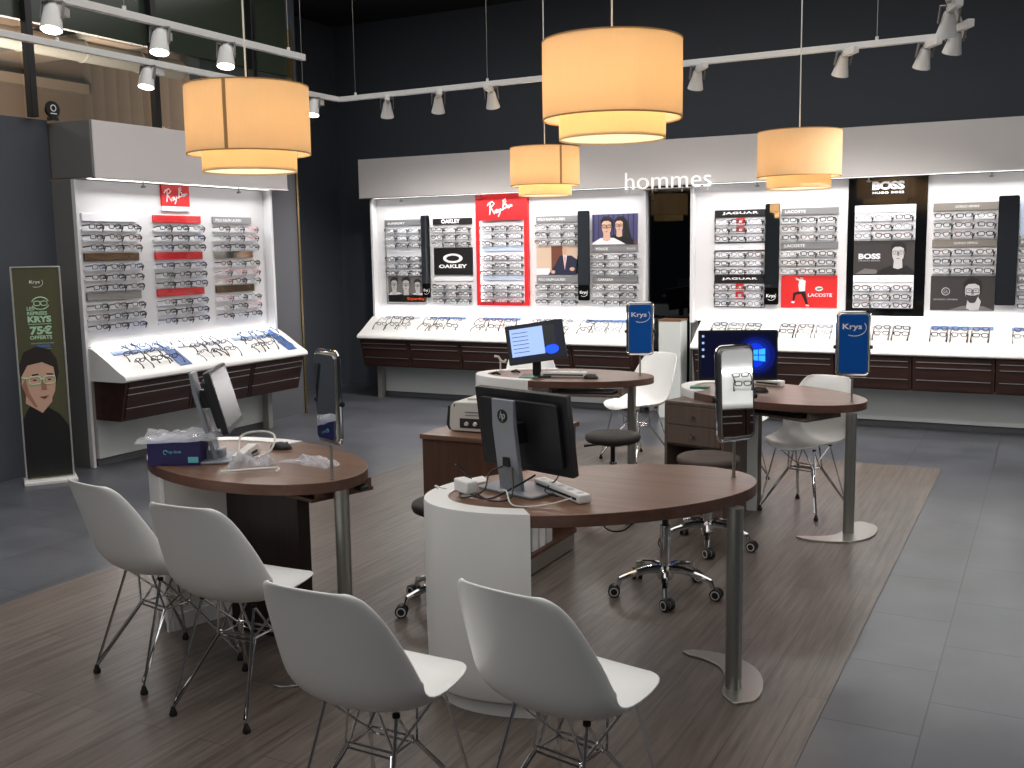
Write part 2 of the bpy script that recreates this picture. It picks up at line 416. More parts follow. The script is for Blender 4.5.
# small round sign standing on the low wall
t = thing('round_sign', 'small round black sign on top of the low dark wall by the glass', 'sign', (-6.93, 5.60, 2.72))
b = MB(); b.lathe([(.0, -.012), (.062, -.012), (.065, -.006), (.065, .006), (.062, .012), (0, .012)], M['black'], (-6.90, 5.60, 2.80), 28, 'x'); b.build('disc', t)
b = MB(); b.lathe([(.020, .0), (.026, .0), (.026, .002), (.020, .002)], M['txtwhite'], (-6.886, 5.60, 2.81), 20, 'x', True); b.box(-6.886, -6.884, 5.572, 5.628, 2.765, 2.772, M['txtwhite']); b.build('emblem', t)
b = MB(); b.box(-6.93, -6.87, 5.57, 5.63, 2.715, 2.74, M['black']); b.build('foot', t)

# ------------------------------------------------------------------ wall display units
def display_wall(F, u0, u1, panel_gap, cab_n, cabw, where, hdr_u, posts, side=0):
    org = F((u0+u1)/2, 0, 0)
    t = thing('display_wall', f'white backlit display wall {where}', 'display wall', org)
    b = MB(F); b.box(u0-(.022 if side else 0), u1, -.04, 0, .96, 2.262, M['panelwhite']); b.build('back_panel', t, bevel=.003)
    b = MB(F); b.box(u0+.03, u1-.03, -.04, -.01, .06, .72, M['lower']); b.build('lower_panel', t)
    b = MB(F); b.box(u0+.03, u1-.03, -.05, -.03, .0, .06, M['darkpanel']); b.build('plinth', t)
    for pu in posts:
        b = MB(F); b.box(pu-.03, pu+.03, .02, .09, 0, .70, M['post']); b.build('post', t, bevel=.002)
    if side:
        b = MB(F); b.box(u0-.05, u0-.022, -.03, .012, 0, 2.262, M['panelwhite']); b.build('side_cheek', t, bevel=.003)
    for su in ((u1,) if side else (u0, u1)):
        s_ = -.03 if su == u0 else 0
        b = MB(F); b.box(su+s_, su+s_+.03, -.04, .09, .93, 2.262, M['panelwhite']); b.build('side_cheek', t, bevel=.003)
    b = MB(F); b.box(u0+.02, u1-.02, .0, .035, .955, .985, M['strip']); b.build('light_strip', t)
    b = MB(F); b.box(u0+.02, u1-.02, .07, .10, 2.264, 2.269, M['strip']); b.build('light_strip', t)
    return t
def counter(F, u0, u1, where, ends=True):
    # sculpted white worktop
    t = thing('display_counter', f'sloping white display counter {where}', 'counter', F((u0+u1)/2, .2, .69))
    prof = [(0.0, .955), (.05, .95), (.10, .925), (.20, .865), (.30, .80), (.36, .765), (.395, .748), (.41, .73), (.41, .712), (.395, .70), (.36, .697), (.0, .697)]
    b = MB(F)
    n = len(prof)
    vs = [(u, w, z) for u in (u0, u1) for w, z in prof]
    fs = [tuple(range(n)), tuple(range(n, 2*n))]+[(i, (i+1) % n, n+(i+1) % n, n+i) for i in range(n)]
    b.add(vs, fs, M['white']); b.build('worktop', t, angle=40)
    return t
def drawers(F, u0, u1, label, grp, wm):
    t = thing('drawer_unit', label, 'drawer unit', F((u0+u1)/2, .2, .41), grp)
    # tapering body: front leans inwards towards the bottom
    prof = [(.02, .695), (.375, .695), (.295, .385), (.02, .385)]
    b = MB(F)
    vs = [(u, w, z) for u in (u0+.002, u1-.002) for w, z in prof]
    b.add(vs, [(0, 1, 2, 3), (4, 5, 6, 7), (0, 1, 5, 4), (1, 2, 6, 5), (2, 3, 7, 6), (3, 0, 4, 7)], M[wm]); b.build('carcass', t)
    def front(z): return .375-(.695-z)/.31*.08
    for z1, z0 in ((.683, .652), (.645, .600), (.592, .490), (.482, .400)):
        b = MB(F)
        a, c = u0+.03, u1-.03
        vs = [(u, front(z)+o_, z) for u in (a, c) for z in (z0, z1) for o_ in (-.002, .008)]
        b.add(vs, [(0, 1, 3, 2), (4, 5, 7, 6), (0, 1, 5, 4), (2, 3, 7, 6), (0, 2, 6, 4), (1, 3, 7, 5)], M[wm])
        d = b.build('drawer', t)
        if z0 != .400:
            b = MB(F); w_ = front(z0)+.008
            b.box(a, c, w_-.006, w_+.006, z0-.006, z0-.001, M['rail']); b.build('grip_strip', d)
    return t
def fascia(F, u0, u1, w, depth, label):
    t = thing('fascia', label, 'fascia', F((u0+u1)/2, w, 2.265))
    b = MB(F); b.box(u0, u1, w-.02, w, 2.27, 2.70, M['fascia']); b.box(u0, u1, -depth, w-.02, 2.68, 2.70, M['fascia'])
    for u in (u0, u1-.02): b.box(u, u+.02, -depth, w-.02, 2.27, 2.68, M['fascia'])
    b.build('front_board', t)
    b = MB(F); b.box(u0+.02, u1-.02, -.0, w-.02, 2.27, 2.285, M['fascia']); b.build('soffit', t)
    b = MB(F); b.box(u0-.005, u1+.005, w-.03, w+.006, 2.262, 2.272, M['rail']); b.build('edge_trim', t)
    n = max(2, int((u1-u0)/.95))
    for k in range(n):
        uu = u0+(u1-u0)*(k+.5)/n
        b = MB(F); b.tube([(uu, w-.1, 2.27), (uu, w-.1, 2.235)], .008, M['steel'], 8); b.lathe([(.0, -.01), (.018, -.01), (.022, .006), (0, .008)], M['steel'], (uu, w-.1, 2.228), 12); b.build('clip_lamp', t)
    return t

# left wall unit
display_wall(FL, 5.63, 7.73, 0, 3, .71, 'on the left wall holding nine rows of glasses', None, (7.60,), side=1)
counter(FL, 5.60, 7.80, 'on the left wall with brochures and glasses')
for i, (a, nm) in enumerate(((5.625, 'nearest the standing banner'), (6.345, 'middle one of the left wall'), (7.065, 'nearest the room corner'))):
    drawers(FL, a, a+.715, f'dark walnut drawer unit under the left wall counter, {nm}', None, 'walnut_y')
fascia(FL, 5.62, 7.86, .20, .26, 'pale grey fascia box above the left wall display')
b = MB(FL); b.box(5.585, 5.606, -.42, -.032, 0, 2.262, M['sidegrey']); tag(b.build('end_panel', bevel=.002), 'tall grey end panel of the left wall display', 'panel')
b = MB(FL); b.box(5.60, 5.618, -.42, .195, 2.275, 2.70, M['sidegrey']); tag(b.build('end_panel', bevel=.002), 'grey end board of the left fascia box above the standing banner', 'panel')

# back wall units
display_wall(FB, -6.89, -3.635, 0, 5, .65, 'on the back wall left of the tall dark mirror', None, (-6.86, -3.72))
display_wall(FB, -3.118, .98, 0, 6, .65, 'on the back wall right of the tall dark mirror', None, (-3.0, .9))
counter(FB, -6.93, -3.64, 'on the back wall left of the tall dark mirror')
counter(FB, -3.04, .98, 'on the back wall right of the tall dark mirror')
ordn = ['first', 'second', 'third', 'fourth', 'fifth', 'sixth']
for i in range(5):
    a = -6.92+i*.655
    drawers(FB, a, a+.65, f'dark walnut drawer unit, {ordn[i]} from the left under the back left counter', None, 'walnut')
for i in range(6):
    a = -3.03+i*.66
    drawers(FB, a, a+.655, f'dark walnut drawer unit, {ordn[i]} from the left under the back right counter', None, 'walnut')
fascia(FB, -6.997, 1.0, .18, .70, 'long pale fascia board above the whole back wall display')
# standing letters
t = thing('shop_lettering', 'white standing letters on the lower edge of the back fascia', 'lettering', FB(-3.34, .19, 2.235))
b = MB(FB); vs, fs = text_mesh('hommes', bold=-.008)
for w_ in (.205, .215):
    b.add([(-3.775+.87*x, w_, 2.235+.165*y) for x, y in vs], fs, M['homlet'])
b.build('letters', t)
b = MB(FB)
for u in (-3.74, -3.50, -3.2, -2.95): b.tube([(u, .19, 2.20), (u, .19, 2.27)], .005, M['steel'], 6)
b.tube([(-3.79, .195, 2.236), (-2.9, .195, 2.236)], .004, M['trackwhite'], 6)
b.build('mounting_rod', t)

# tall dark mirror between the two units
t = thing('wall_mirror', 'tall narrow dark mirror with chrome edges between the two back displays', 'mirror', FB(-3.37, 0, 0))
def FM(u, w, v):
    a_ = R(9); du = u+3.37
    return FB(-3.37+du*math.cos(a_)-w*math.sin(a_), .0+w*math.cos(a_)-du*math.sin(a_), v)
b = MB(FM); b.box(-3.575, -3.165, -.006, .0, .15, 2.22, M['darkmirror']); b.build('mirror_glass', t)
b = MB(FB)
b.box(-3.585, -3.575, -.02, .03, .10, 2.225, M['glossblack']); b.box(-3.585, -3.14, -.02, .02, 2.212, 2.225, M['glossblack']); b.box(-3.585, -3.14, -.02, .02, .10, .15, M['glossblack']); b.build('surround', t)
b = MB(FB); b.box(-3.165, -3.15, -.02, .035, .0, 2.225, M['chrome']); b.build('chrome_edge', t)
b = MB(FB); b.box(-3.63, -3.12, -.10, -.09, 0, 2.262, M['panelwhite']); b.build('backing', t)

# right wall unit: stands out of frame, seen in the desk mirror
display_wall(FR, -6.6, -3.9, 0, 4, .65, 'on the right wall', None, (-6.5, -4.0))
counter(FR, -6.63, -3.87, 'on the right wall')
for i in range(4):
    a = -6.62+i*.68
    drawers(FR, a, a+.675, f'dark walnut drawer unit, {ordn[i]} along the right wall counter', None, 'walnut_y')
fascia(FR, -6.65, -3.85, .20, .26, 'pale fascia above the right wall display')
t = thing('reflection_block', 'pale block with walnut top standing in for a reflection in the tall dark mirror', 'reflection stand-in', (-3.28, 9.72, 0))  # solid block added to give the pale reflection in the dark mirror
b = MB(); b.box(-3.40, -3.175, 9.60, 9.80, 0, .955, M['lower']); b.build('body', t, bevel=.004)
b = MB(); b.box(-3.405, -3.17, 9.595, 9.80, .955, .972, M['top']); b.build('top_board', t)
b = MB(); b.box(-.20, .16, -3.39, -3.36, 2.75, 2.93, M['exitgreen']); tag(b.build('exit_sign'), 'green lit exit sign high on the front wall', 'sign')

# ------------------------------------------------------------------ racks, bars and posters
GL = []      # glasses placements: (pos, rot euler, variant, label, group)
looks = ['black-rimmed', 'tortoise', 'metal', 'navy-rimmed', 'burgundy', 'pale pink']
side3 = ['left', 'middle', 'right']
def rows(F, rz, u0, u1, zs, where, group, variants, rowlab, parent, knob=True, redmid=False, railm='acrylic', out=.075):
    b = MB(F)
    sp = (u1-u0)/3
    for z in zs:
        b.box(u0, u1, .006, .020, z-.032, z-.022, M[railm])
        if knob:
            for k in range(3):
                uu = u0+sp*(k+1)-.016
                b.box(uu-.007, uu+.007, .02, .06, z-.020, z-.006, M['tag'])
                b.tube([(uu-.012, .05, z+.010), (uu+.002, .066, z-.006), (uu-.004, .05, z-.040)], .0045, M['tag'], 5)
                b.tube([(uu-.022, .045, z-.006), (uu+.004, .06, z-.012), (uu+.012, .05, z+.006)], .0035, M['tag'], 5)
    b.build('rail', parent)
    for r_, z in enumerate(zs):
        for k in range(3):
            u = u0+sp*(k+.5)-.006
            j = random.uniform(-.004, .004)
            v = random.choice(variants)
            GL.append((F(u+j, out, z), (random.uniform(-.06, .06), random.uniform(-.05, .05), rz+random.uniform(-.07, .07)), v,
                       f'{looks[v]} eyeglasses, {side3[k]} in the {rowlab[r_]} row {where}', group))
def bar(F, u0, u1, z0, z1, m, parent, texts=(), d=.018):
    b = MB(F); b.box(u0, u1, 0.001, d, z0, z1, M[m]); o = b.build('strip', parent, bevel=.0015)
    for (s_, a, c, e, f, tm, kw) in texts:
        b = MB(F); put_text(b, s_, a, c, e, f, d+.0012, M[tm], **kw); b.build('lettering', o, smooth=False)
    return o
def script(F, parent, u0, u1, z0, z1, w, m, r=.0045):
    """handwritten word logo drawn as round strokes (Ray-Ban)"""
    st = [[(0, .62), (.08, .78), (.2, .86), (.29, .74), (.2, .60), (.1, .55)], [(.13, .78), (.13, .5), (.10, .12)], [(.14, .55), (.22, .35), (.3, .16)],
          [(.40, .42), (.33, .36), (.31, .24), (.37, .20), (.41, .40), (.42, .24)], [(.44, .42), (.45, .27), (.51, .28)], [(.53, .46), (.50, .20), (.44, .02)],
          [(.55, .36), (.60, .38)], [(.66, .94), (.64, .60), (.62, .36)], [(.62, .88), (.73, .98), (.74, .84), (.66, .70), (.76, .68), (.76, .50), (.63, .42)],
          [(.85, .62), (.79, .58), (.78, .48), (.84, .46), (.86, .62), (.88, .50)], [(.90, .52), (.91, .66), (.96, .66), (.98, .56), (1, .62)]]
    b = MB(F)
    for s_ in st:
        b.tube([(u0+(u1-u0)*x, w, z0+(z1-z0)*y) for x, y in s_], r, M[m], 5)
    return b.build('script_lettering', parent)
def portrait(b0, cu, cz, s, w, skin, hair, cloth, glasses='pblack', flip=1, beard=None, shirt=None, lim=(-99, 99, -99)):
    """flat printed head and shoulders; s = head height; clipped to the picture (lim = u0, u1, v0)"""
    class _C:
        def prism(_, pts, *k): b0.prism([(min(max(x, lim[0]), lim[1]), max(z, lim[2])) for x, z in pts], *k)
        def tube(_, *a, **k): b0.tube(*a, **k)
    b = _C()
    b.prism([(cu-1.15*s, cz-1.55*s), (cu+1.2*s, cz-1.55*s), (cu+1.05*s, cz-.95*s), (cu+.45*s, cz-.66*s), (cu-.4*s, cz-.66*s), (cu-1.0*s, cz-.95*s)], w, w+.0008, M[cloth], 'y')
    if shirt: b.prism([(cu-.25*s, cz-.62*s), (cu+.25*s, cz-.62*s), (cu+.1*s, cz-1.3*s), (cu-.1*s, cz-1.3*s)], w+.0008, w+.0012, M[shirt], 'y')
    b.prism([(cu-.2*s, cz-.3*s), (cu+.2*s, cz-.3*s), (cu+.24*s, cz-.78*s), (cu, cz-.86*s), (cu-.24*s, cz-.78*s)], w+.001, w+.0016, M[skin], 'y')
    b.prism([(cu+x*s, cz+y*s) for x, y in ((-.36, .05), (-.40, .38), (-.2, .60), (.1, .64), (.36, .48), (.42, .2), (.36, -.05), (.3, -.3), (-.3, -.3))], w+.0016, w+.002, M[hair], 'y')
    b.prism([(cu+x*s, cz+y*s) for x, y in ((-.30, .22), (-.18, .34), (.1, .36), (.28, .26), (.31, .0), (.27, -.25), (.12, -.46), (-.04, -.5), (-.2, -.42), (-.29, -.2), (-.32, .02))], w+.002, w+.0026, M[skin], 'y')
    if beard: b.prism([(cu+x*s, cz+y*s) for x, y in ((-.29, -.12), (-.12, -.18), (.1, -.18), (.28, -.12), (.25, -.34), (.1, -.52), (-.1, -.52), (-.24, -.36))], w+.0026, w+.003, M[beard], 'y')
    b.prism([(cu-.03*s, cz+.05*s), (cu+.03*s, cz+.05*s), (cu+.06*s, cz-.14*s), (cu-.05*s, cz-.14*s)], w+.003, w+.0034, M['skin_sh' if skin == 'skin' else 'grey2'], 'y')
    b.prism([(cu-.12*s, cz-.27*s), (cu+.12*s, cz-.27*s), (cu, cz-.32*s)], w+.003, w+.0036, M['brown' if skin == 'skin' else 'grey3'], 'y')
    for sx in (-1, 1):
        b.prism(ell(.035*s, .02*s, 8, cu+sx*.14*s, cz+.05*s), w+.003, w+.0035, M['pblack'], 'y')
        if glasses:
            p = rrect(.24*s, .17*s, .05*s, 3, cu+sx*.15*s, cz+.04*s)
            b.tube([(x, w+.0038, z) for x, z in p], .014*s, M[glasses], 4, closed=True)
    if glasses: b.tube([(cu-.04*s, w+.0038, cz+.06*s), (cu+.04*s, w+.0038, cz+.06*s)], .012*s, M[glasses], 4)

# ---- left wall: three columns x nine rows
LZ = [1.905, 1.825, 1.745, 1.592, 1.512, 1.432, 1.282, 1.202, 1.122]
lab9 = ['first', 'second', 'third', 'fourth', 'fifth', 'sixth', 'seventh', 'eighth', 'lowest']
cols = [(5.625, "left column of the left wall", ('barwhite', 'bardark', 'bargrey'), [0, 0, 1, 3, 0]),
        (6.345, "red-strip column of the left wall", ('redgloss',)*3, [0, 0, 2, 3, 0]),
        (7.04, "right column of the left wall", ('barsilver', 'barmirror', 'bardark'), [0, 2, 2, 1, 5])]
for ci, (u, where, bars, va) in enumerate(cols):
    t = thing('eyewear_rack', ('white rack with white and mirrored strips, left on the left wall', 'white rack with three glossy red strips on the left wall', 'white rack with silver and mirrored strips, right on the left wall')[ci], 'display rack', FL(u+.28, 0, 1.09))
    for k, (m, z) in enumerate(zip(bars, (1.945, 1.635, 1.325))):
        tx = [('POLO RALPH LAUREN', u+.03, u+.36, z+.02, z+.045, 'txtwhite', dict(bold=.02))] if (ci == 2 and k == 0) else []
        bar(FL, u, u+(.545 if ci < 2 else .50), z, z+.062, m, t, tx)
    rows(FL, PI/2, u-.01, u+.555, LZ, 'of the '+where, 'glasses on the left wall', va, lab9, t)
t = thing('wall_sign', 'small red square sign above the red strips on the left wall', 'sign', FL(6.60, 0, 2.04))
b = MB(FL); b.box(6.45, 6.765, .002, .02, 2.085, 2.262, M['red']); b.build('red_board', t)
b = MB(FL); b.box(6.45, 6.765, .002, .02, 2.045, 2.083, M['barwhite']); o = b.build('caption_strip', t)
script(FL, t, 6.475, 6.74, 2.10, 2.25, .0215, 'txtwhite', .005)
b = MB(FL); put_text(b, 'GENUINE SINCE 1937', 6.47, 6.745, 2.056, 2.070, .0215, M['txtgrey']); b.build('lettering', o, smooth=False)

# ---- back wall racks
UP, MID, LOW = [1.905, 1.825, 1.745], [1.592, 1.512, 1.432], [1.280, 1.202, 1.125]
L3 = ['top', 'second', 'third']; L6 = ['top', 'second', 'third', 'fourth', 'fifth', 'lowest']
va_b = [0, 0, 1, 2, 2]
# 1 superdry rack
t = thing('eyewear_rack', 'grey framed rack with a black and white photo at its foot, far left', 'display rack', FB(-6.505, 0, 1.07))
b = MB(FB); b.box(-6.775, -6.24, .001, .006, 1.073, 2.026, M['barwhite']); b.build('backboard', t)
b = MB(FB)
for z in (1.073, 2.014): b.box(-6.775, -6.24, .006, .02, z, z+.012, M['post'])
for u in (-6.775, -6.25): b.box(u, u+.01, .006, .02, 1.085, 2.014, M['post'])
b.build('frame', t)
bar(FB, -6.76, -6.255, 1.955, 2.012, 'barsilver', t, [('SUPERDRY', -6.73, -6.5, 1.972, 1.995, 'txtwhite', dict(bold=.02))])
bar(FB, -6.76, -6.255, 1.655, 1.70, 'barwhite', t, [('Superdry', -6.57, -6.45, 1.668, 1.688, 'txtgrey', {})], .012)
rows(FB, 0, -6.755, -6.27, UP+MID, 'of the far left back wall rack', 'glasses on the back left wall', va_b, L6, t)
b = MB(FB); b.box(-6.755, -6.255, .006, .012, 1.175, 1.392, M['grey2'])
for cu, cz, s in ((-6.67, 1.285, .135), (-6.51, 1.28, .15), (-6.355, 1.27, .125)):
    portrait(b, cu, cz+.01, s, .012, 'grey1', 'grey3', 'grey3' if s > .14 else 'pwhite', lim=(-6.753, -6.257, 1.177))
b.build('photo_print', t, smooth=False)
b = MB(FB); b.box(-6.755, -6.255, .006, .014, 1.10, 1.175, M['pblack']); o = b.build('caption_strip', t)
b = MB(FB); put_text(b, 'Superdry', -6.50, -6.265, 1.108, 1.155, .0152, M['orange'], bold=.03); b.build('lettering', o, smooth=False)
# narrow mirrors
def strip_mirror(F, u0, u1, z0, z1, label, logo=True, foot=None):
    t = thing('narrow_mirror', label, 'mirror', F((u0+u1)/2, .05, z0))
    b = MB(F); b.prism(rrect(u1-u0, z1-z0, .014, 4, (u0+u1)/2, (z0+z1)/2), .05, .062, M['glossblack'], 'y'); b.build('backing', t)
    b = MB(F); b.prism(rrect(u1-u0-.008, z1-z0-.008, .012, 4, (u0+u1)/2, (z0+z1)/2), .062, .065, M['mirror'], 'y'); b.build('mirror_glass', t)
    b = MB(F)
    for z in (z0+.15, z1-.15): b.tube([((u0+u1)/2, .0, z), ((u0+u1)/2, .05, z)], .012, M['steel'], 8)
    b.build('bracket', t)
    if logo:
        b = MB(F); b.box(u0+.004, u1-.004, .065, .0665, z0+.004, z0+.16, M['glossblack']); o = b.build('label_plate', t)
        b = MB(F); put_text(b, 'Krys', u0+.022, u1-.03, z0+.06, z0+.10, .0672, M['txtwhite'], bold=.02)
        cu = (u0+u1)/2
        b.tube([(cu+.045*math.cos(a), .0675, z0+.085+.045*math.sin(a)) for a in [R(-130+14*i) for i in range(12)]], .0018, M['txtwhite'], 4)
        b.build('lettering', o, smooth=False)
    return t
strip_mirror(FB, -6.262, -6.155, 1.15, 2.06, 'narrow black-backed mirror at the left end of the back wall racks')
# 2 oakley
t = thing('eyewear_rack', 'white rack with a black square logo panel in its middle', 'display rack', FB(-5.88, 0, 1.1))
bar(FB, -6.13, -5.635, 1.955, 2.022, 'pblack', t, [('OAKLEY', -6.02, -5.78, 1.967, 2.012, 'txtwhite', dict(bold=.03, spacing=.95))])
rows(FB, 0, -6.125, -5.64, UP, 'above the black square logo panel', 'glasses on the back left wall', va_b, L3, t)
rows(FB, 0, -6.125, -5.64, LOW, 'below the black square logo panel', 'glasses on the back left wall', va_b, L3, t)
bar(FB, -6.13, -5.635, 1.335, 1.385, 'barwhite', t, [], .012)
b = MB(FB); b.box(-6.125, -5.635, .001, .02, 1.405, 1.70, M['pblack']); o = b.build('logo_panel', t)
b = MB(FB)
oe = ell(.125, .052, 32, -5.88, 1.585); ie = ell(.083, .030, 32, -5.88, 1.585)
vs = [(x, .0212, z) for x, z in oe]+[(x, .0212, z) for x, z in ie]
b.add(vs, [(i, (i+1) % 32, 32+(i+1) % 32, 32+i) for i in range(32)], M['txtwhite'])
put_text(b, 'OAKLEY', -6.06, -5.70, 1.478, 1.518, .0212, M['txtwhite'], bold=.045, spacing=1.05); b.build('lettering', o, smooth=False)
# 3 red framed rack
t = thing('eyewear_rack', 'bright red framed rack with nine rows of glasses and white script lettering', 'display rack', FB(-5.253, 0, 1.07))
b = MB(FB)
b.box(-5.566, -4.94, .001, .05, 1.985, 2.262, M['red']); b.box(-5.566, -5.528, .001, .05, 1.11, 1.985, M['red']); b.box(-4.985, -4.94, .001, .05, 1.11, 1.985, M['red']); b.box(-5.566, -4.94, .001, .05, 1.073, 1.11, M['red'])
b.build('red_frame', t, bevel=.002)
b = MB(FB); b.box(-5.528, -4.985, .001, .004, 1.11, 1.985, M['pwhite']); b.build('backboard', t)
script(FB, t, -5.42, -5.11, 2.02, 2.21, .0515, 'txtwhite', .007)
for z in (1.655, 1.345):
    bar(FB, -5.526, -4.987, z, z+.05, 'acryl_blue', t, [], .02)
rows(FB, 0, -5.52, -4.99, UP+MID+LOW, 'of the red-framed rack', 'glasses on the back left wall', va_b, lab9, t)
b = MB(FB)
for u in (-5.524, -4.995): b.box(u, u+.006, .006, .03, 1.115, 1.98, M['strip'])
b.build('light_strip', t)
# 4 RL
t = thing('eyewear_rack', 'white rack with grey strips around a photo of a man in a suit', 'display rack', FB(-4.61, 0, 1.09))
bar(FB, -4.855, -4.365, 1.945, 2.012, 'barsilver', t, [('POLO RALPH LAUREN', -4.83, -4.52, 1.965, 1.992, 'txtwhite', dict(bold=.02))])
rows(FB, 0, -4.85, -4.365, UP, 'above the seated suit photo', 'glasses on the back left wall', va_b, L3, t)
bar(FB, -4.855, -4.365, 1.32, 1.385, 'barsilver', t, [('POLO RALPH LAUREN', -4.83, -4.52, 1.338, 1.365, 'txtwhite', dict(bold=.02))])
rows(FB, 0, -4.85, -4.365, LOW, 'below the seated suit photo', 'glasses on the back left wall', va_b, L3, t)
b = MB(FB); b.box(-4.853, -4.365, .001, .014, 1.40, 1.70, M['beige'])
b.box(-4.853, -4.70, .0142, .0146, 1.40, 1.47, M['pwhite']); b.box(-4.68, -4.55, .0142, .0146, 1.46, 1.70, M['brown'])
b.prism([(-4.72, 1.40), (-4.39, 1.40), (-4.37, 1.55), (-4.45, 1.60), (-4.58, 1.60), (-4.64, 1.50)], .0146, .015, M['navy'], 'y')
b.prism([(-4.40, 1.41), (-4.38, 1.60), (-4.366, 1.60), (-4.366, 1.41)], .0146, .015, M['navy'], 'y')
b.prism([(-4.545, 1.60), (-4.50, 1.60), (-4.525, 1.45)], .015, .0154, M['pwhite'], 'y'); b.prism([(-4.53, 1.59), (-4.515, 1.59), (-4.522, 1.46)], .0154, .0158, M['pred'], 'y')
b.prism(ell(.028, .042, 16, -4.525, 1.655), .0152, .0158, M['skin'], 'y'); b.prism(ell(.024, .018, 12, -4.66, 1.43), .0152, .0158, M['skin'], 'y'); b.prism(ell(.03, .02, 12, -4.44, 1.46), .0152, .0158, M['skin'], 'y')
tag(b.build('poster', smooth=False), 'colour photo of a seated man in a dark suit, between grey-strip glasses rows', 'poster')
strip_mirror(FB, -4.355, -4.225, 1.137, 2.052, 'narrow mirror beside the photo of the couple')
# 5 couple
t = thing('eyewear_rack', 'white rack with grey strips below the photo of a couple', 'display rack', FB(-3.96, 0, 1.09))
bar(FB, -4.212, -3.715, 1.632, 1.695, 'barsilver', t, [('POLICE', -4.17, -4.04, 1.65, 1.675, 'txtwhite', dict(bold=.02)), ('POLICE', -3.83, -3.74, 1.655, 1.672, 'txtwhite', {})])
rows(FB, 0, -4.208, -3.715, MID, 'just below the couple photo', 'glasses on the back left wall', va_b, L3, t)
bar(FB, -4.212, -3.715, 1.32, 1.382, 'barsilver', t, [('CARRERA', -4.15, -3.98, 1.338, 1.363, 'txtwhite', dict(bold=.02))])
rows(FB, 0, -4.208, -3.715, LOW, 'below the lower grey strip right of the mirror', 'glasses on the back left wall', va_b, L3, t)
b = MB(FB); b.box(-4.212, -3.722, .001, .014, 1.705, 2.013, M['purple'])
for k in range(9): b.box(-4.2+k*.054, -4.19+k*.054, .0142, .0144, 1.71, 2.01, M['navy'])
b.prism([(-3.97, 1.93), (-3.93, 1.985), (-3.87, 1.99), (-3.82, 1.93), (-3.80, 1.83), (-3.77, 1.72), (-3.90, 1.72), (-3.86, 1.84)], .0146, .015, M['pblack'], 'y')
portrait(b, -3.915, 1.895, .135, .0152, 'skin', 'pblack', 'pblack', lim=(-4.21, -3.724, 1.707))
portrait(b, -4.05, 1.885, .17, .020, 'skin', 'pblack', 'pwhite', shirt='pwhite', lim=(-4.21, -3.724, 1.707))
b.box(-3.80, -3.722, .0146, .015, 1.706, 1.73, M['brown'])
tag(b.build('poster', smooth=False), 'colour photo of a couple wearing glasses against violet curtains', 'poster')
# 6 jaguar
t = thing('eyewear_rack', 'black framed rack of three panels each with a red tab in the middle', 'display rack', FB(-2.68, 0, 1.085))
for z0, z1 in ((1.70, 1.95), (1.395, 1.63), (1.083, 1.322)):
    b = MB(FB); b.box(-2.925, -2.43, .001, .004, z0, z1, M['pwhite'])
    b.build('backboard', t)
    b = MB(FB)
    for z in (z0, z1-.006): b.box(-2.925, -2.43, .004, .018, z, z+.006, M['pblack'])
    for u in (-2.925, -2.436): b.box(u, u+.006, .004, .018, z0+.006, z1-.006, M['pblack'])
    b.build('frame', t)
for z in (1.95, 1.325):
    bar(FB, -2.925, -2.43, z, z+.065, 'pblack', t, [('JAGUAR', -2.85, -2.50, z+.018, z+.046, 'txtwhite', dict(bold=.035, spacing=1.1))])
bar(FB, -2.925, -2.43, 1.632, 1.698, 'barwhite', t, [('JAGUAR', -2.70, -2.64, 1.65, 1.662, 'txtgrey', {})], .012)
rows(FB, 0, -2.92, -2.435, UP, 'of the upper rack panel with red tabs', 'glasses on the back right wall', va_b, L3, t)
rows(FB, 0, -2.92, -2.435, MID, 'of the rack panel without red tabs', 'glasses on the back right wall', va_b, L3, t)
rows(FB, 0, -2.92, -2.435, LOW, 'of the lower rack panel with red tabs', 'glasses on the back right wall', va_b, L3, t)
for z0, n in ((1.79, 2), (1.165, 2)):
    for k in range(n):
        b = MB(FB); b.box(-2.715, -2.635, .004, .012, z0+k*.078, z0+k*.078+.068, M['pred']); b.box(-2.69, -2.66, .0122, .0128, z0+k*.078+.02, z0+k*.078+.045, M['grey1']); b.build('red_tab', t)
strip_mirror(FB, -2.425, -2.29, 1.115, 2.06, 'narrow mirror between the black-framed rack and the red poster column')
# 7 lacoste
t = thing('eyewear_rack', 'white rack with two silver strips above the red poster', 'display rack', FB(-2.02, 0, 1.39))
for z in (1.948, 1.632):
    bar(FB, -2.282, -1.762, z, z+.065, 'barsilver', t, [('LACOSTE', -2.25, -2.06, z+.02, z+.046, 'txtwhite', dict(bold=.02))])
rows(FB, 0, -2.278, -1.765, UP, 'under the upper silver strip over the red poster', 'glasses on the back right wall', va_b, L3, t)
rows(FB, 0, -2.278, -1.765, MID, 'just above the red poster', 'glasses on the back right wall', va_b, L3, t)
b = MB(FB); b.box(-2.275, -1.762, .001, .014, 1.088, 1.385, M['pred'])
def pp(m, pts): b.prism([(-2.275+.513*x, 1.088+.297*y) for x, y in pts], .0145, .0152, M[m], 'y')
pp('pwhite', [(.33, .88), (.37, .90), (.44, .84), (.43, .52), (.33, .50), (.31, .70)]); pp('pwhite', [(.33, .84), (.27, .88), (.28, .93), (.36, .88)])
pp('skin', [(.34, .90), (.34, .97), (.38, .99), (.40, .91)]); pp('skin', [(.27, .88), (.25, .93), (.28, .96)]); pp('pblack', [(.33, .97), (.36, 1.0), (.40, .98), (.38, .95)])
pp('pblack', [(.33, .52), (.43, .52), (.47, .28), (.49, .10), (.45, .10), (.40, .32)]); pp('pblack', [(.33, .52), (.38, .44), (.27, .40), (.24, .20), (.21, .20), (.22, .46)])
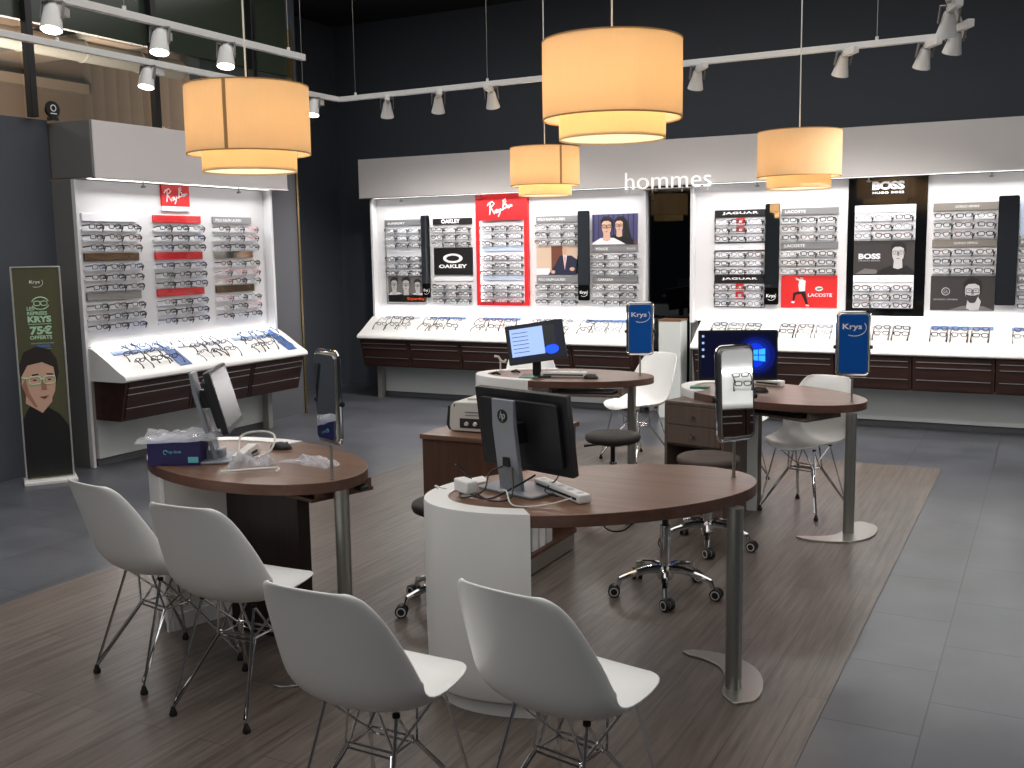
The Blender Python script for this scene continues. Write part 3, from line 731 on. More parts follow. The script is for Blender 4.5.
pp('pwhite', [(.45, .10), (.51, .08), (.51, .04), (.45, .05)]); pp('pwhite', [(.20, .20), (.25, .20), (.24, .13), (.18, .15)])
b.prism(ell(.036, .022, 14, -1.925, 1.265), .0145, .015, M['pwhite'], 'y')
b.prism([(-1.955, 1.262), (-1.93, 1.272), (-1.905, 1.270), (-1.892, 1.276), (-1.90, 1.262), (-1.92, 1.256), (-1.94, 1.256)], .0152, .0158, M['green'], 'y')
put_text(b, 'LACOSTE', -2.025, -1.805, 1.19, 1.222, .0155, M['pwhite'], bold=.02)
tag(b.build('poster', smooth=False), 'red poster with a leaping figure in a white jumper', 'poster')
# 8 boss
t = thing('eyewear_rack', 'tall gloss black rack with white lettering and a dark portrait in the middle', 'display rack', FB(-1.34, 0, 1.02))
b = MB(FB); b.box(-1.68, -1.005, .001, .03, 1.02, 2.262, M['glossblack']); o = b.build('black_board', t, bevel=.002)
b = MB(FB); put_text(b, 'BOSS', -1.475, -1.20, 2.15, 2.225, .0318, M['txtwhite'], bold=.055, spacing=.95); put_text(b, 'HUGO BOSS', -1.47, -1.205, 2.115, 2.135, .0318, M['txtwhite'], bold=.03, spacing=1.2); b.build('lettering', o, smooth=False)
def FB2(u, w, v): return FB(u, w+.03, v)
for z0, z1 in ((1.70, 2.015), (1.095, 1.385)):
    b = MB(FB2); b.box(-1.618, -1.098, .001, .004, z0, z1, M['pwhite']); b.build('backboard', t)
for z in (1.95, 1.325): bar(FB2, -1.618, -1.098, z, z+.065, 'barwhite', t, [('BOSS', -1.40, -1.32, z+.022, z+.042, 'txtgrey', {})], .012)
rows(FB2, 0, -1.612, -1.102, UP, 'above the portrait on the gloss black rack', 'glasses on the back right wall', va_b, L3, t)
rows(FB2, 0, -1.612, -1.102, LOW, 'below the portrait on the gloss black rack', 'glasses on the back right wall', va_b, L3, t)
b = MB(FB2); b.box(-1.618, -1.098, .001, .008, 1.40, 1.70, M['grey3'])
portrait(b, -1.235, 1.585, .165, .0085, 'grey1', 'pblack', 'pblack', lim=(-1.616, -1.10, 1.402))
b.prism([(-1.60, 1.402), (-1.40, 1.402), (-1.42, 1.44), (-1.52, 1.45)], .0085, .009, M['grey2'], 'y')
put_text(b, 'BOSS', -1.575, -1.385, 1.535, 1.585, .0135, M['pwhite'], bold=.05); put_text(b, 'HUGO BOSS', -1.572, -1.39, 1.515, 1.527, .0135, M['grey1'])
b.build('photo_print', t, smooth=False)
# 9 armani
t = thing('eyewear_rack', 'white rack with two taupe strips above the portrait of a bearded man', 'display rack', FB(-.70, 0, 1.39))
for z in (1.948, 1.632):
    bar(FB, -.957, -.438, z, z+.068, 'taupe', t, [('GIORGIO ARMANI', -.78, -.59, z+.024, z+.044, 'txtwhite', {})])
rows(FB, 0, -.953, -.44, UP, 'under the upper taupe strip', 'glasses on the back right wall', va_b, L3, t)
rows(FB, 0, -.953, -.44, MID, 'just above the bearded man portrait', 'glasses on the back right wall', va_b, L3, t)
b = MB(FB); b.box(-.957, -.438, .001, .014, 1.08, 1.382, M['grey3'])
portrait(b, -.615, 1.245, .19, .0145, 'grey1', 'pblack', 'grey2', beard='grey3', shirt='pwhite', lim=(-.955, -.44, 1.082))
b.prism([(-.61, 1.085), (-.56, 1.085), (-.545, 1.16), (-.57, 1.20), (-.59, 1.15)], .0195, .020, M['grey1'], 'y')
b.tube([(-.832+.032*math.cos(a), .0155, 1.245+.032*math.sin(a)) for a in [2*PI*i/20 for i in range(20)]], .003, M['grey1'], 4, closed=True)
put_text(b, 'GA', -.85, -.815, 1.228, 1.262, .0155, M['grey1']); put_text(b, 'GIORGIO ARMANI', -.93, -.735, 1.168, 1.182, .0155, M['grey1'])
tag(b.build('poster', smooth=False), 'black and white portrait of a bearded man wearing glasses, hand on chin', 'poster')
strip_mirror(FB, -.435, -.275, 1.13, 2.06, 'narrow mirror at the right end of the back wall', logo=False)
# 10 rightmost partly in view
t = thing('eyewear_rack', 'white rack cut by the right edge of the photo', 'display rack', FB(-.02, 0, 1.09))
b = MB(FB); b.box(-.27, .24, .001, .012, 1.72, 2.02, M['acryl_blue']); b.build('picture_panel', t)
for z in (1.632, 1.325): bar(FB, -.27, .24, z, z+.065, 'barsilver', t, [('PRADA', -.25, -.08, z+.02, z+.046, 'txtwhite', dict(bold=.02))])
rows(FB, 0, -.268, .235, MID, 'of the rightmost rack, upper block', 'glasses on the back right wall', va_b, L3, t)
rows(FB, 0, -.268, .235, LOW, 'of the rightmost rack, lower block', 'glasses on the back right wall', va_b, L3, t)

# ---- counter clusters
def slope(w): # height of counter surface at distance w out of the wall
    pr = [(0.0, .955), (.05, .95), (.10, .925), (.20, .865), (.30, .80), (.36, .765), (.395, .748)]
    for (a, za), (c, zc) in zip(pr, pr[1:]):
        if a <= w <= c: return za+(zc-za)*(w-a)/(c-a)
    return .75
def sheet(F, u0, u1, w0, w1, m, label, cat, name='printed_card'):
    b = MB(F)
    vs = []
    for u in (u0, u1):
        for w in (w0, w1):
            z = slope(w)+.004
            vs += [(u, w, z), (u, w, z+.004)]
    b.add(vs, [(0, 1, 3, 2), (4, 5, 7, 6), (0, 1, 5, 4), (2, 3, 7, 6), (0, 2, 6, 4), (1, 3, 7, 5)], M[m])
    tag(b.build(name, smooth=False), label, cat)
bl = [('grey', -6.52), ('blue', -5.92), ('blue', -5.25), ('grey', -4.60), ('blue', -4.03)]
wh = ['leftmost cluster', 'second cluster', 'third cluster', 'fourth cluster', 'fifth cluster']
for i, (c, u) in enumerate(bl):
    sheet(FB, u-.22, u+.24, .07, .115, 'strip'+c, f'{c} printed strip behind the {wh[i]} on the back left counter', 'printed strip')
    for r_ in range(2):
        for k in range(3):
            w = .17+r_*.10
            GL.append((FB(u-.16+k*.16+random.uniform(-.015, .015), w, slope(w)+.045), (R(-18)+random.uniform(-.2, .2), random.uniform(-.15, .15), PI+random.uniform(-.35, .35)), random.choice([0, 0, 1, 2]),
                       f'{side3[k]} eyeglasses in the {"rear" if r_ == 0 else "front"} row, {wh[i]} of the back left counter', 'glasses on the back left counter'))
br_ = [('grey', -2.65), ('grey', -2.0), ('grey', -1.33), ('blue', -.69), ('blue', -.04)]
for i, (c, u) in enumerate(br_):
    sheet(FB, u-.25, u+.26, .07, .12, 'strip'+c, f'{c} printed strip behind the {wh[i]} on the back right counter', 'printed strip')
    for r_ in range(2):
        for k in range(3):
            w = .16+r_*.075
            GL.append((FB(u-.165+k*.165, w, slope(w)+.04), (R(-24), random.uniform(-.05, .05), PI+random.uniform(-.08, .08)), random.choice([0, 1, 2, 2]),
                       f'{side3[k]} eyeglasses in the {"rear" if r_ == 0 else "front"} row, {wh[i]} of the back right counter', 'glasses on the back right counter'))
for i, u in enumerate((6.02, 6.70, 7.38)):
    nm = ('near', 'middle', 'far')[i]
    sheet(FL, u-.30, u+.30, .06, .16, 'sea' if i != 1 else 'stripgrey', f'long {"blue sea" if i != 1 else "pale grey"} picture strip under the {nm} cluster of the left counter', 'printed card')
    if i != 1: sheet(FL, u+.20, u+.33, .17, .36, 'sea', f'small blue sea picture beside the {nm} cluster of the left counter', 'printed card')
    for r_ in range(3):
        for k in range(3):
            w = .13+r_*.085
            GL.append((FL(u-.18+k*.17+random.uniform(-.02, .02), w, slope(w)+.05), (R(-20)+random.uniform(-.2, .2), random.uniform(-.15, .15), PI*1.5+random.uniform(-.4, .4)), random.choice([0, 0, 1, 2, 0, 3]),
                       f'{side3[k]} eyeglasses in the {("rear", "middle", "front")[r_]} row, {nm} cluster of the left counter', 'glasses on the left counter'))

for r_ in range(2):
    for k in range(3):
        w = .14+r_*.10
        GL.append((FR(-4.75-.16+k*.16, w, slope(w)+.045), (R(-20), 0, PI/2+random.uniform(-.2, .2)), 0, f'{side3[k]} eyeglasses in the {"rear" if r_ == 0 else "front"} row, right wall counter seen in the desk mirror', 'glasses on the right wall counter'))
# eyeglasses meshes
def glasses_mesh(i, fm, shape, r):
    b = MB()
    for sx in (-1, 1):
        cx = sx*.034
        if shape == 0: p = rrect(.052, .034, .012, 3, cx, 0)
        elif shape == 1: p = ell(.026, .019, 16, cx, 0)
        else: p = [(cx+sx*x, z) for x, z in ((-.023, .010), (-.018, .016), (.0, .018), (.022, .018), (.027, .012), (.024, -.008), (.014, -.018), (-.008, -.018), (-.020, -.008))]
        b.tube([(x, 0, z) for x, z in p], r, fm, 4, closed=True)
        b.add([(x, 0, z) for x, z in p], [tuple(range(len(p)))], M['lens'])
        b.tube([(sx*.060, 0, .010), (sx*.067, .004, .010), (sx*.069, .02, .008), (sx*.068, .075, .004), (sx*.066, .105, -.012)], [r*1.2, r*1.3, r*1.2, r*1.2, r*1.9], fm, 4)
    b.tube([(-.009, 0, .008), (0, -.002, .011), (.009, 0, .008)], r, fm, 4)
    o = b.build(f'gm{i}', origin=(0, 0, 0)); me = o.data; bpy.data.objects.remove(o); me.name = f'eyeglasses_{i}'; return me
fm = ['frameblack', 'framebrown', 'framemetal', 'frameblue', 'framered', 'framepink']
GMS = [glasses_mesh(i, M[fm[i]], (0, 2, 1, 0, 2, 1)[i], (.0041, .0040, .0026, .0038, .0036, .0028)[i]) for i in range(6)]
cam_p = Vector((0, 0, 1.68))
GL.sort(key=lambda g: (Vector(g[0])-cam_p).length)
rest = GL[300:]
for g in GL[:300]:
    o = bpy.data.objects.new('eyeglasses', GMS[g[2]]); COL.objects.link(o)
    o.location = g[0]; o.rotation_euler = g[1]
    lb = g[3]
    tag(o, lb, 'eyeglasses', g[4])
if rest:
    b = MB()
    from mathutils import Euler
    for g in rest:
        mtx = Matrix.Translation(g[0]) @ Euler(g[1]).to_matrix().to_4x4(); me = GMS[g[2]]
        k = len(b.v); b.v += [tuple(mtx @ v.co) for v in me.vertices]
        for p in me.polygons:
            b.f.append(tuple(k+a for a in p.vertices)); b.m.append(b.mi(me.materials[p.material_index]))
    tag(b.build('eyeglasses'), 'farthest eyeglasses at the left end of the back wall racks', 'eyeglasses', kind='stuff')

# ------------------------------------------------------------------ desks
TZ, TH = .76, .045
def local_pt(c, ang, u, v): return (c[0]+u*math.cos(ang)-v*math.sin(ang), c[1]+u*math.sin(ang)+v*math.cos(ang))
def desk(c, deg, cut, pole, foot, label, closure=False, A=.665, B=.39, tb=None, low=False):
    ang = R(deg); t = thing('consulting_desk', label, 'desk', (c[0], c[1], 0))
    L = lambda x, y, z: local_pt(c, ang, x, y)+(z,)
    n = 56
    # brown top; the ring end is narrower where the white shell wraps it
    tc = math.acos(cut/A)
    te = tb or 2*PI-tc
    pts = ell(A, B, 40, 0, 0, te-2*PI, tc, False)
    a2, b2 = A-.085, B-.085
    tc2 = math.acos(max(-1, cut/a2))
    inner = ell(a2, b2, 28, 0, 0, tc2, tb or 2*PI-tc2, False)
    b = MB(L); b.prism(pts+inner, TZ-TH, TZ, M['top'], m2=M['topedge']); b.build('tabletop', t, bevel=.002)
    # white wrap-around end: wall with ring
    o_ = ell(A+.004, B+.004, 32, 0, 0, tc, te, False); i_ = [(x*.995, y*.995) for x, y in inner[::-1]]
    m_ = len(o_); b = MB(L)
    levels = [(.065, .955), (.075, .97), (.16, .99), (.32, 1.0), (TZ-.008, 1.0), (TZ+.004, .993)]
    zl = .065
    if low: levels = [(.7142, 1), (.72, 1), (TZ-.008, 1), (TZ+.004, .993)]; zl = .7142
    vs = []; fs = []
    for z, s_ in levels: vs += [(cut+(x-cut)*s_, y*s_, z) for x, y in o_]
    for q in range(len(levels)-1):
        for k in range(m_-1): fs.append((q*m_+k, q*m_+k+1, (q+1)*m_+k+1, (q+1)*m_+k))
    k0 = len(vs); vs += [(x, y, TZ+.004) for x, y in i_[::-1]]; K = len(i_)
    q = (len(levels)-1)*m_
    vs += [(x, y, zl) for x, y in i_[::-1]]
    # ring faces by resampling: inner has 29 pts, outer 33
    def strip(a0, na, b0, nb):
        i = j = 0; out = []
        while i < na-1 or j < nb-1:
            if j >= nb-1 or (i < na-1 and (i+1)/(na-1) <= (j+1)/(nb-1)):
                out.append((a0+i, a0+i+1, b0+j)); i += 1
            else: out.append((a0+i, b0+j+1, b0+j)); j += 1
        return out
    fs += strip(q, m_, k0, K)
    for k in range(K-1): fs.append((k0+k, k0+k+1, k0+K+k+1, k0+K+k))
    fs += strip(0, m_, k0+K, K)
    fs += [tuple([lv*m_ for lv in range(len(levels))]+[k0, k0+K]), tuple([lv*m_+m_-1 for lv in range(len(levels))]+[k0+K-1, k0+2*K-1])]
    b.add(vs, fs, M['white']); b.build('wrap_panel', t, angle=30)
    pl = ell((A-.03), (B-.03), 28, 0, 0, tc, 2*PI-tc, False)
    if not low: b = MB(L); b.prism([(cut+(x-cut)*.96, y) for x, y in pl], .004, .08, M['white']); b.build('plinth', t)
    if tb:
        oo = ell(A-.006, B-.006, 20, 0, 0, tb, 2*PI-tc, False); ii = ell(A-.026, B-.026, 20, 0, 0, tb, 2*PI-tc, False)
        b = MB(L); b.prism(oo+ii[::-1], .065, TZ-TH, M['white']); b.build('front_wrap_panel', t)
    if closure:
        b = MB(L); yb = B*math.sin(tc)
        b.box(cut-.018, cut, -yb+.01, yb-.01, .004, TZ-TH, M['white']); b.build('closing_panel', t)
    # pole and crescent foot
    px, py = pole
    b = MB(); b.lathe([(.031, .012), (.031, TZ-TH)], M['steel'], (px, py, 0), 28); b.build('pole', t)
    if foot:
        b = MB(); b.prism(foot, .003, .014, M['steelplate']); b.build('foot_plate', t, bevel=.002)
    return t
def crescent(p0, pc, p1, w0, wmid, w1):
    """banana plate through three points, pole at p1 end"""
    pts = []; N = 18
    def bz(t): return ((1-t)**2*p0[0]+2*t*(1-t)*pc[0]+t*t*p1[0], (1-t)**2*p0[1]+2*t*(1-t)*pc[1]+t*t*p1[1])
    l = []; r = []
    for i in range(N+1):
        t = i/N; x, y = bz(t); x2, y2 = bz(min(1, t+.01)); x1, y1 = bz(max(0, t-.01))
        dx, dy = x2-x1, y2-y1; d = math.hypot(dx, dy); nx, ny = -dy/d, dx/d
        w = w0+(wmid-w0)*math.sin(min(1, t/.7)*PI/2) if t < .7 else wmid
        if t > .86: w *= math.sqrt(max(0.02, 1-((t-.86)/.14)**2))
        if t < .06: w *= math.sqrt(max(.02, 1-((.06-t)/.06)**2))
        l.append((x+nx*w, y+ny*w)); r.append((x-nx*w, y-ny*w))
    return l+r[::-1]
desk((-1.533, 3.602), 43.7, -.362, (-1.005, 3.69), crescent((-1.29, 3.95), (-.95, 4.0), (-.965, 3.56), .025, .072, .06), 'oval walnut desk in the foreground with a white curved end, nearest the camera')
desk((-3.16, 3.504), -16.6, -.17, (-2.565, 3.36), crescent((-2.62, 2.95), (-2.44, 3.08), (-2.545, 3.42), .02, .07, .06), 'oval walnut desk on the left behind two white chairs, carton on its end', True, tb=R(192))
desk((-1.55, 6.44), -27, -.31, (-.985, 6.06), crescent((-1.24, 5.86), (-.83, 5.85), (-.96, 6.34), .02, .09, .06), 'oval walnut desk at the right with the lit blue monitor', low=True)
desk((-3.14, 6.80), 9, -.15, (-2.63, 6.86), None, 'oval walnut desk at the back with the tilted screen')

# knee cabinets
def box_cab(name, label, cat, x0, x1, y0, y1, z0, z1, m, rz=0, dx=0):
    cx, cy = (x0+x1)/2, (y0+y1)/2
    def T(x, y, z):
        a, c = x-cx, y-cy; return (cx+a*math.cos(rz)-c*math.sin(rz), cy+a*math.sin(rz)+c*math.cos(rz), z)
    t = thing(name, label, cat, (cx, cy, z0 if z0 < .05 else 0))
    return t, T
# left: dark end cabinet under the left desk
t, T = box_cab('under_desk_cabinet', 'near-black walnut cabinet under the left desk', 'cabinet', -3.18, -2.76, 3.32, 3.78, 0.005, .714, 'walnut_v')
b = MB(T); b.box(-3.20, -2.80, 3.36, 3.44, .006, .712, M['walnut_v']); b.build('body', t, bevel=.003)
b = MB(T); b.box(-3.19, -2.81, 3.44, 3.445, .03, .70, M['walnut_v']); b.build('rear_board', t)
# middle: brown cabinet carrying the printer
t, T = box_cab('side_cabinet', 'brown walnut side cabinet carrying the printer behind the foreground desk', 'cabinet', -2.895, -2.30, 4.50, 5.16, 0, .72, 'cab')
b = MB(T); b.box(-2.905, -2.29, 4.49, 5.17, .70, .725, M['top']); b.lathe([(.0, .7255), (.035, .7255), (.035, .7285), (0, .7285)], M['darkgrey'], (-2.83, 4.72, 0), 20); b.build('top_board', t, bevel=.002)
b = MB(T); b.box(-2.895, -2.875, 4.50, 5.16, .12, .70, M['cab']); b.box(-2.875, -2.31, 4.50, 4.52, .12, .70, M['cab']); b.box(-2.875, -2.31, 5.14, 5.16, .12, .70, M['cab']); b.box(-2.60, -2.58, 4.52, 5.14, .12, .70, M['cab']); b.box(-2.875, -2.30, 4.52, 5.14, .10, .12, M['cab']); b.build('carcass', t)
b = MB(T); b.box(-2.58, -2.30, 4.52, 5.14, .48, .495, M['top']); b.build('shelf', t)
b = MB(T); b.box(-2.58, -2.31, 4.53, 5.13, .012, .10, M['steelplate']); b.build('plinth', t)
for k in range(4):
    b = MB(T); m_ = ('greenpl', 'paper', 'paper', 'printer')[k]
    b.box(-2.56, -2.32, 4.54+k*.085, 4.54+k*.085+.07, .121, .44-.02*k, M[m_])
    b.box(-2.3199, -2.3185, 4.555+k*.085, 4.54+k*.085+.055, .22, .32, M['paper'])
    tag(b.build('ring_binder', bevel=.004), ('green binder nearest the white curved end', 'white binder beside the green one', 'second white binder right of the green one', 'cream binder farthest from the green one')[k]+' on the side cabinet shelf', 'binder')
# right: grey-brown pedestal with two drawers
t = thing('drawer_pedestal', 'grey-brown pedestal with two drawers left of the right desk', 'pedestal', (-2.02, 6.30, 0))
rz = R(-13); CX, CY = -2.14, 6.16
def TP(x, y, z): return (CX+x*math.cos(rz)-y*math.sin(rz), CY+x*math.sin(rz)+y*math.cos(rz), z)
t.location = (CX, CY, 0); t['_o'] = [CX, CY, 0]
b = MB(TP); b.box(-.0, .42, 0, .50, .692, .7135, M['greycab']); b.build('top_board', t, bevel=.002)
b = MB(TP); b.box(0, .018, 0, .5, .004, .692, M['greycab']); b.box(.402, .42, 0, .5, .004, .692, M['greycab']); b.box(.018, .402, .48, .5, .004, .692, M['greycab']); b.box(.018, .402, .02, .48, .43, .445, M['greycab']); b.box(.018, .402, .02, .48, .004, .03, M['greycab']); b.build('carcass', t)
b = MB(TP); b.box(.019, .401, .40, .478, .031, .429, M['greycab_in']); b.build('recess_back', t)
for z0, z1 in ((.448, .566), (.570, .689)):
    b = MB(TP); b.box(.021, .399, -.004, .016, z0, z1, M['greycab']); d = b.build('drawer', t, bevel=.0015)
    b = MB(TP); b.lathe([(.0, -.026), (.012, -.024), (.013, -.014), (.005, -.004)], M['chrome'], (.21, 0, (z0+z1)/2), 14, 'y'); b.build('knob', d)
b = MB(); b.box(-1.73, -1.60, 6.36, 6.385, .004, .714, M['lower']); tag(b.build('modesty_panel', bevel=.002), 'pale panel standing under the right desk beside the pedestal', 'panel')
# keyboard trays
def tray(c, deg, w, label, kb=True, dm='greycab'):
    t = thing('keyboard_tray', label, 'keyboard tray', (c[0], c[1], .655))
    ang = R(deg)
    def L(x, y, z): return local_pt(c, ang, x, y)+(z,)
    b = MB(L); b.box(-w/2, w/2, -.16, .16, .655, .672, M[dm]); b.build('board', t, bevel=.002)
    for s_ in (-1, 1):
        b = MB(L); b.box(s_*w/2-.012, s_*w/2+.012, -.14, .14, .672, .7145, M[dm]); b.build('runner', t)
    if kb:
        b = MB(L); b.box(-w/2+.05, w/2-.05, -.14, .0, .6725, .690, M['black']); o = b.build('keyboard', bevel=.004)
        tag(o, 'black keyboard on the '+label, 'keyboard')
    return t
tray((-1.42, 6.27), -27, .60, 'sliding tray under the right desk')
tray((-2.86, 6.64), 9, .50, 'sliding tray under the back desk')
tray((-2.735, 3.47), -16.6, .26, 'sliding tray under the left desk', False, 'topedge')

# ------------------------------------------------------------------ chairs
def chair_proto():
    t = thing('shell_chair', '', 'chair')
    prof = [(.277, .420), (.275, .427), (.268, .435), (.256, .442), (.238, .447), (.212, .450), (.18, .450), (.14, .446), (.07, .434), (-.02, .422), (-.09, .422), (-.150, .440), (-.195, .482), (-.220, .54), (-.239, .60), (-.257, .655), (-.272, .703), (-.286, .747), (-.298, .782), (-.307, .807), (-.313, .821), (-.317, .829)]
    hw = [.025, .055, .086, .115, .143, .171, .192, .208, .220, .226, .228, .231, .232, .229, .223, .214, .204, .193, .180, .166, .149, .122]
    cu = [.0, .0, .0, .001, .003, .008, .014, .022, .034, .048, .068, .092, .110, .112, .104, .092, .080, .068, .057, .047, .040, .030]
    ns = 14; vs = []; fs = []; N = len(prof)
    for i, (y, z) in enumerate(prof):
        y0, z0 = prof[max(0, i-1)]; y1, z1 = prof[min(N-1, i+1)]
        ty, tz = y1-y0, z1-z0; d = math.hypot(ty, tz); ny, nz = tz/d, -ty/d   # towards the sitter
        if i <= 2: ny, nz = 0, 1
        if z > .5 and y < 0: ny, nz = 1, -.12*(z-.5)/.3
        for j in range(ns+1):
            s_ = -1+2*j/ns; e = abs(s_)**2.1*cu[i]
            vs.append((math.sin(s_*PI/2*.92)/math.sin(PI/2*.92)*hw[i], y+ny*e, z+nz*e))
    for i in range(N-1):
        for j in range(ns):
            a = i*(ns+1)+j; fs.append((a, a+1, a+ns+2, a+ns+1))
    b = MB(); b.add(vs, fs, M['shell']); b.build('seat_shell', t, solid=.007, sub=1, angle=80)
    r = .0052
    F_ = {(-1, 1): (-.195, .22), (1, 1): (.195, .22), (-1, -1): (-.17, -.21), (1, -1): (.17, -.21)}
    Mt = {(-1, 1): (-.13, .14), (1, 1): (.13, .14), (-1, -1): (-.12, -.08), (1, -1): (.12, -.08)}
    Nd = {k: (k[0]*.075, k[1]*.055+.01) for k in F_}
    for k, (fx, fy) in F_.items():
        b = MB(); mx, my = Mt[k]; nx, ny = Nd[k]
        mz = .414
        b.tube([(fx, fy, .03), (mx, my, mz)], r, M['chrome'], 8)
        b.tube([(fx*.985, fy*.985, .03), (nx, ny, .27)], r*.85, M['chrome'], 8)
        b.tube([(fx*.95, fy*1.0, .045), (nx+.012*k[0], ny, .27), (k[0]*.05, my*.9, mz)], r*.85, M['chrome'], 8)
        lg = b.build('leg', t)
        b = MB(); b.lathe([(.0, .0), (.013, .0), (.015, .008), (.010, .022), (.006, .036), (0, .036)], M['rubber'], (fx, fy, 0), 14); b.build('foot_glide', lg)
    b = MB()
    q = [Nd[(-1, 1)], Nd[(1, 1)], Nd[(1, -1)], Nd[(-1, -1)]]
    for a, c in ((0, 1), (2, 3)):
        for dz in (0, .018): b.tube([(q[a][0], q[a][1], .262+dz), (q[c][0], q[c][1], .262+dz)], r*.85, M['chrome'], 8)
    for a, c in ((1, 2), (3, 0)): b.tube([(q[a][0], q[a][1], .27), (q[c][0], q[c][1], .27)], r*.85, M['chrome'], 8)
    for k, (nx, ny) in Nd.items():
        ox, oy = Mt[(k[0], -k[1])]; b.tube([(nx, ny, .27), (ox, oy, .412)], r*.85, M['chrome'], 8)
    b.build('brace', t)
    for k, (mx, my) in Mt.items(): b = MB(); b.lathe([(.0, .410), (.011, .410), (.011, .420), (0, .420)], M['rubber'], (mx, my, 0), 12); b.build('seat_mount', t)
    return t
proto = chair_proto()
chairs = [((-3.15, 2.92), 79, 'white shell chair at the far left, its back to the camera, legs fully visible'),
          ((-2.62, 2.81), 92, 'white shell chair in front of the dark cabinet of the left desk'),
          ((-1.655, 2.30), 89, 'white shell chair directly left of the foreground desk\'s white end, cut by the bottom edge'),
          ((-1.15, 2.50), 79, 'white shell chair in front of the foreground desk\'s white end, cut by the bottom edge'),
          ((-1.335, 6.55), 253, 'white shell chair facing the camera behind the right desk\'s pole'),
          ((-1.95, 7.10), 262, 'white shell chair mostly hidden behind the right desk and its monitor'),
          ((-2.87, 7.62), 246, 'white shell chair by the tall dark mirror, behind the back desk\'s pole'),
          ((-3.67, 7.36), 300, 'white shell chair mostly hidden behind the back desk')]
for i, (p, d, lb) in enumerate(chairs):
    z = .004 if (p[0] > -4.46 and p[1] < 8.14) else 0
    if i == 0:
        o = proto; o.location = (p[0], p[1], z); o.rotation_euler = (0, 0, R(d-90)); o['label'] = lb; o['group'] = 'white shell chairs'
    else: copy_tree(proto, (p[0], p[1], z), R(d-90), lb, 'white shell chairs')

# ------------------------------------------------------------------ stools
def stool_proto(seatm='leather'):
    t = thing('swivel_stool', '', 'stool')
    b = MB(); b.lathe([(.0, .465), (.15, .465), (.168, .474), (.175, .49), (.172, .508), (.155, .518), (.10, .523), (0, .525)], M[seatm], n=32); b.build('seat', t, angle=60)
    b = MB(); b.lathe([(.0, .445), (.07, .445), (.085, .465), (0, .465)], M['black'], n=20); b.tube([(.0, .0, .452), (-.10, -.05, .450), (-.17, -.07, .444)], [.005, .005, .009], M['black'], 8); b.build('lever', t)
    b = MB(); b.lathe([(.026, .10), (.026, .33), (.024, .34)], M['chrome'], n=20); b.lathe([(.015, .34), (.015, .445)], M['black'], n=16); b.build('gas_column', t)
    b = MB(); b.lathe([(.0, .075), (.035, .075), (.042, .09), (.035, .13), (.028, .135), (0, .135)], M['chrome'], n=20)
    for k in range(5):
        a = 2*PI*k/5+.3; c, s_ = math.cos(a), math.sin(a)
        b.tube([(c*.02, s_*.02, .125), (c*.09, s_*.09, .125), (c*.18, s_*.18, .105), (c*.225, s_*.225, .09), (c*.237, s_*.237, .058)], [.022, .019, .016, .015, .012], M['chrome'], 10)
    b.build('star_base', t)
    for k in range(5):
        a = 2*PI*k/5+.3; x, y = math.cos(a)*.237, math.sin(a)*.237; d = a+random.uniform(-1, 1.2)
        dx, dy = math.cos(d), math.sin(d)
        cx, cy = x+dx*.018, y+dy*.018
        b = MB()
        def wheel(off):
            def T(px, py, pz): return (cx+dx*px-dy*(py+off), cy+dy*px+dx*(py+off), pz+.0295)
            w = MB(T); w.lathe([(.0, -.010), (.020, -.010), (.021, -.009), (.0285, -.009), (.0292, 0), (.0285, .009), (.021, .009), (.020, .010), (0, .010)], M['rubber'], n=20, axis='y')
            w.lathe([(.016, -.0108), (.022, -.0108), (.022, .0108), (.016, .0108)], M['grey1'], n=20, axis='y', closed=True)
            return w
        for off in (-.0155, .0155):
            w = wheel(off); kk = len(b.v); b.v += w.v; b.f += [tuple(kk+q for q in f) for f in w.f]; b.m += [b.mi(w.mats[i]) for i in w.m]
        b.box(cx-.008, cx+.008, cy-.008, cy+.008, .02, .058, M['black'])
        b.build('caster', t)
    return t
sp = stool_proto()
st_ = [((-1.604, 4.632), -1.54, 'swivel stool under the foreground desk, only column and chrome star base showing'),
       ((-2.45, 4.02), 1.35, 'swivel stool behind the white curved end, dark seat edge and casters at left'),
       ((-2.40, 5.93), .2, 'dark round swivel stool between the foreground monitor and the back desk pole'),
       ((-1.655, 5.50), -1.6, 'taupe round swivel stool in front of the drawer pedestal')]
for i, (p, a, lb) in enumerate(st_):
    if i == 0: o = sp; o.location = (p[0], p[1], .004); o.rotation_euler = (0, 0, a); o['label'] = lb; o['group'] = 'swivel stools'
    else:
        o = copy_tree(sp, (p[0], p[1], .004), a, lb, 'swivel stools')
        if i == 3:
            for ch in o.children:
                if ch.name.startswith('seat'):
                    ch.data = ch.data.copy(); ch.data.materials[0] = M['seatgrey']

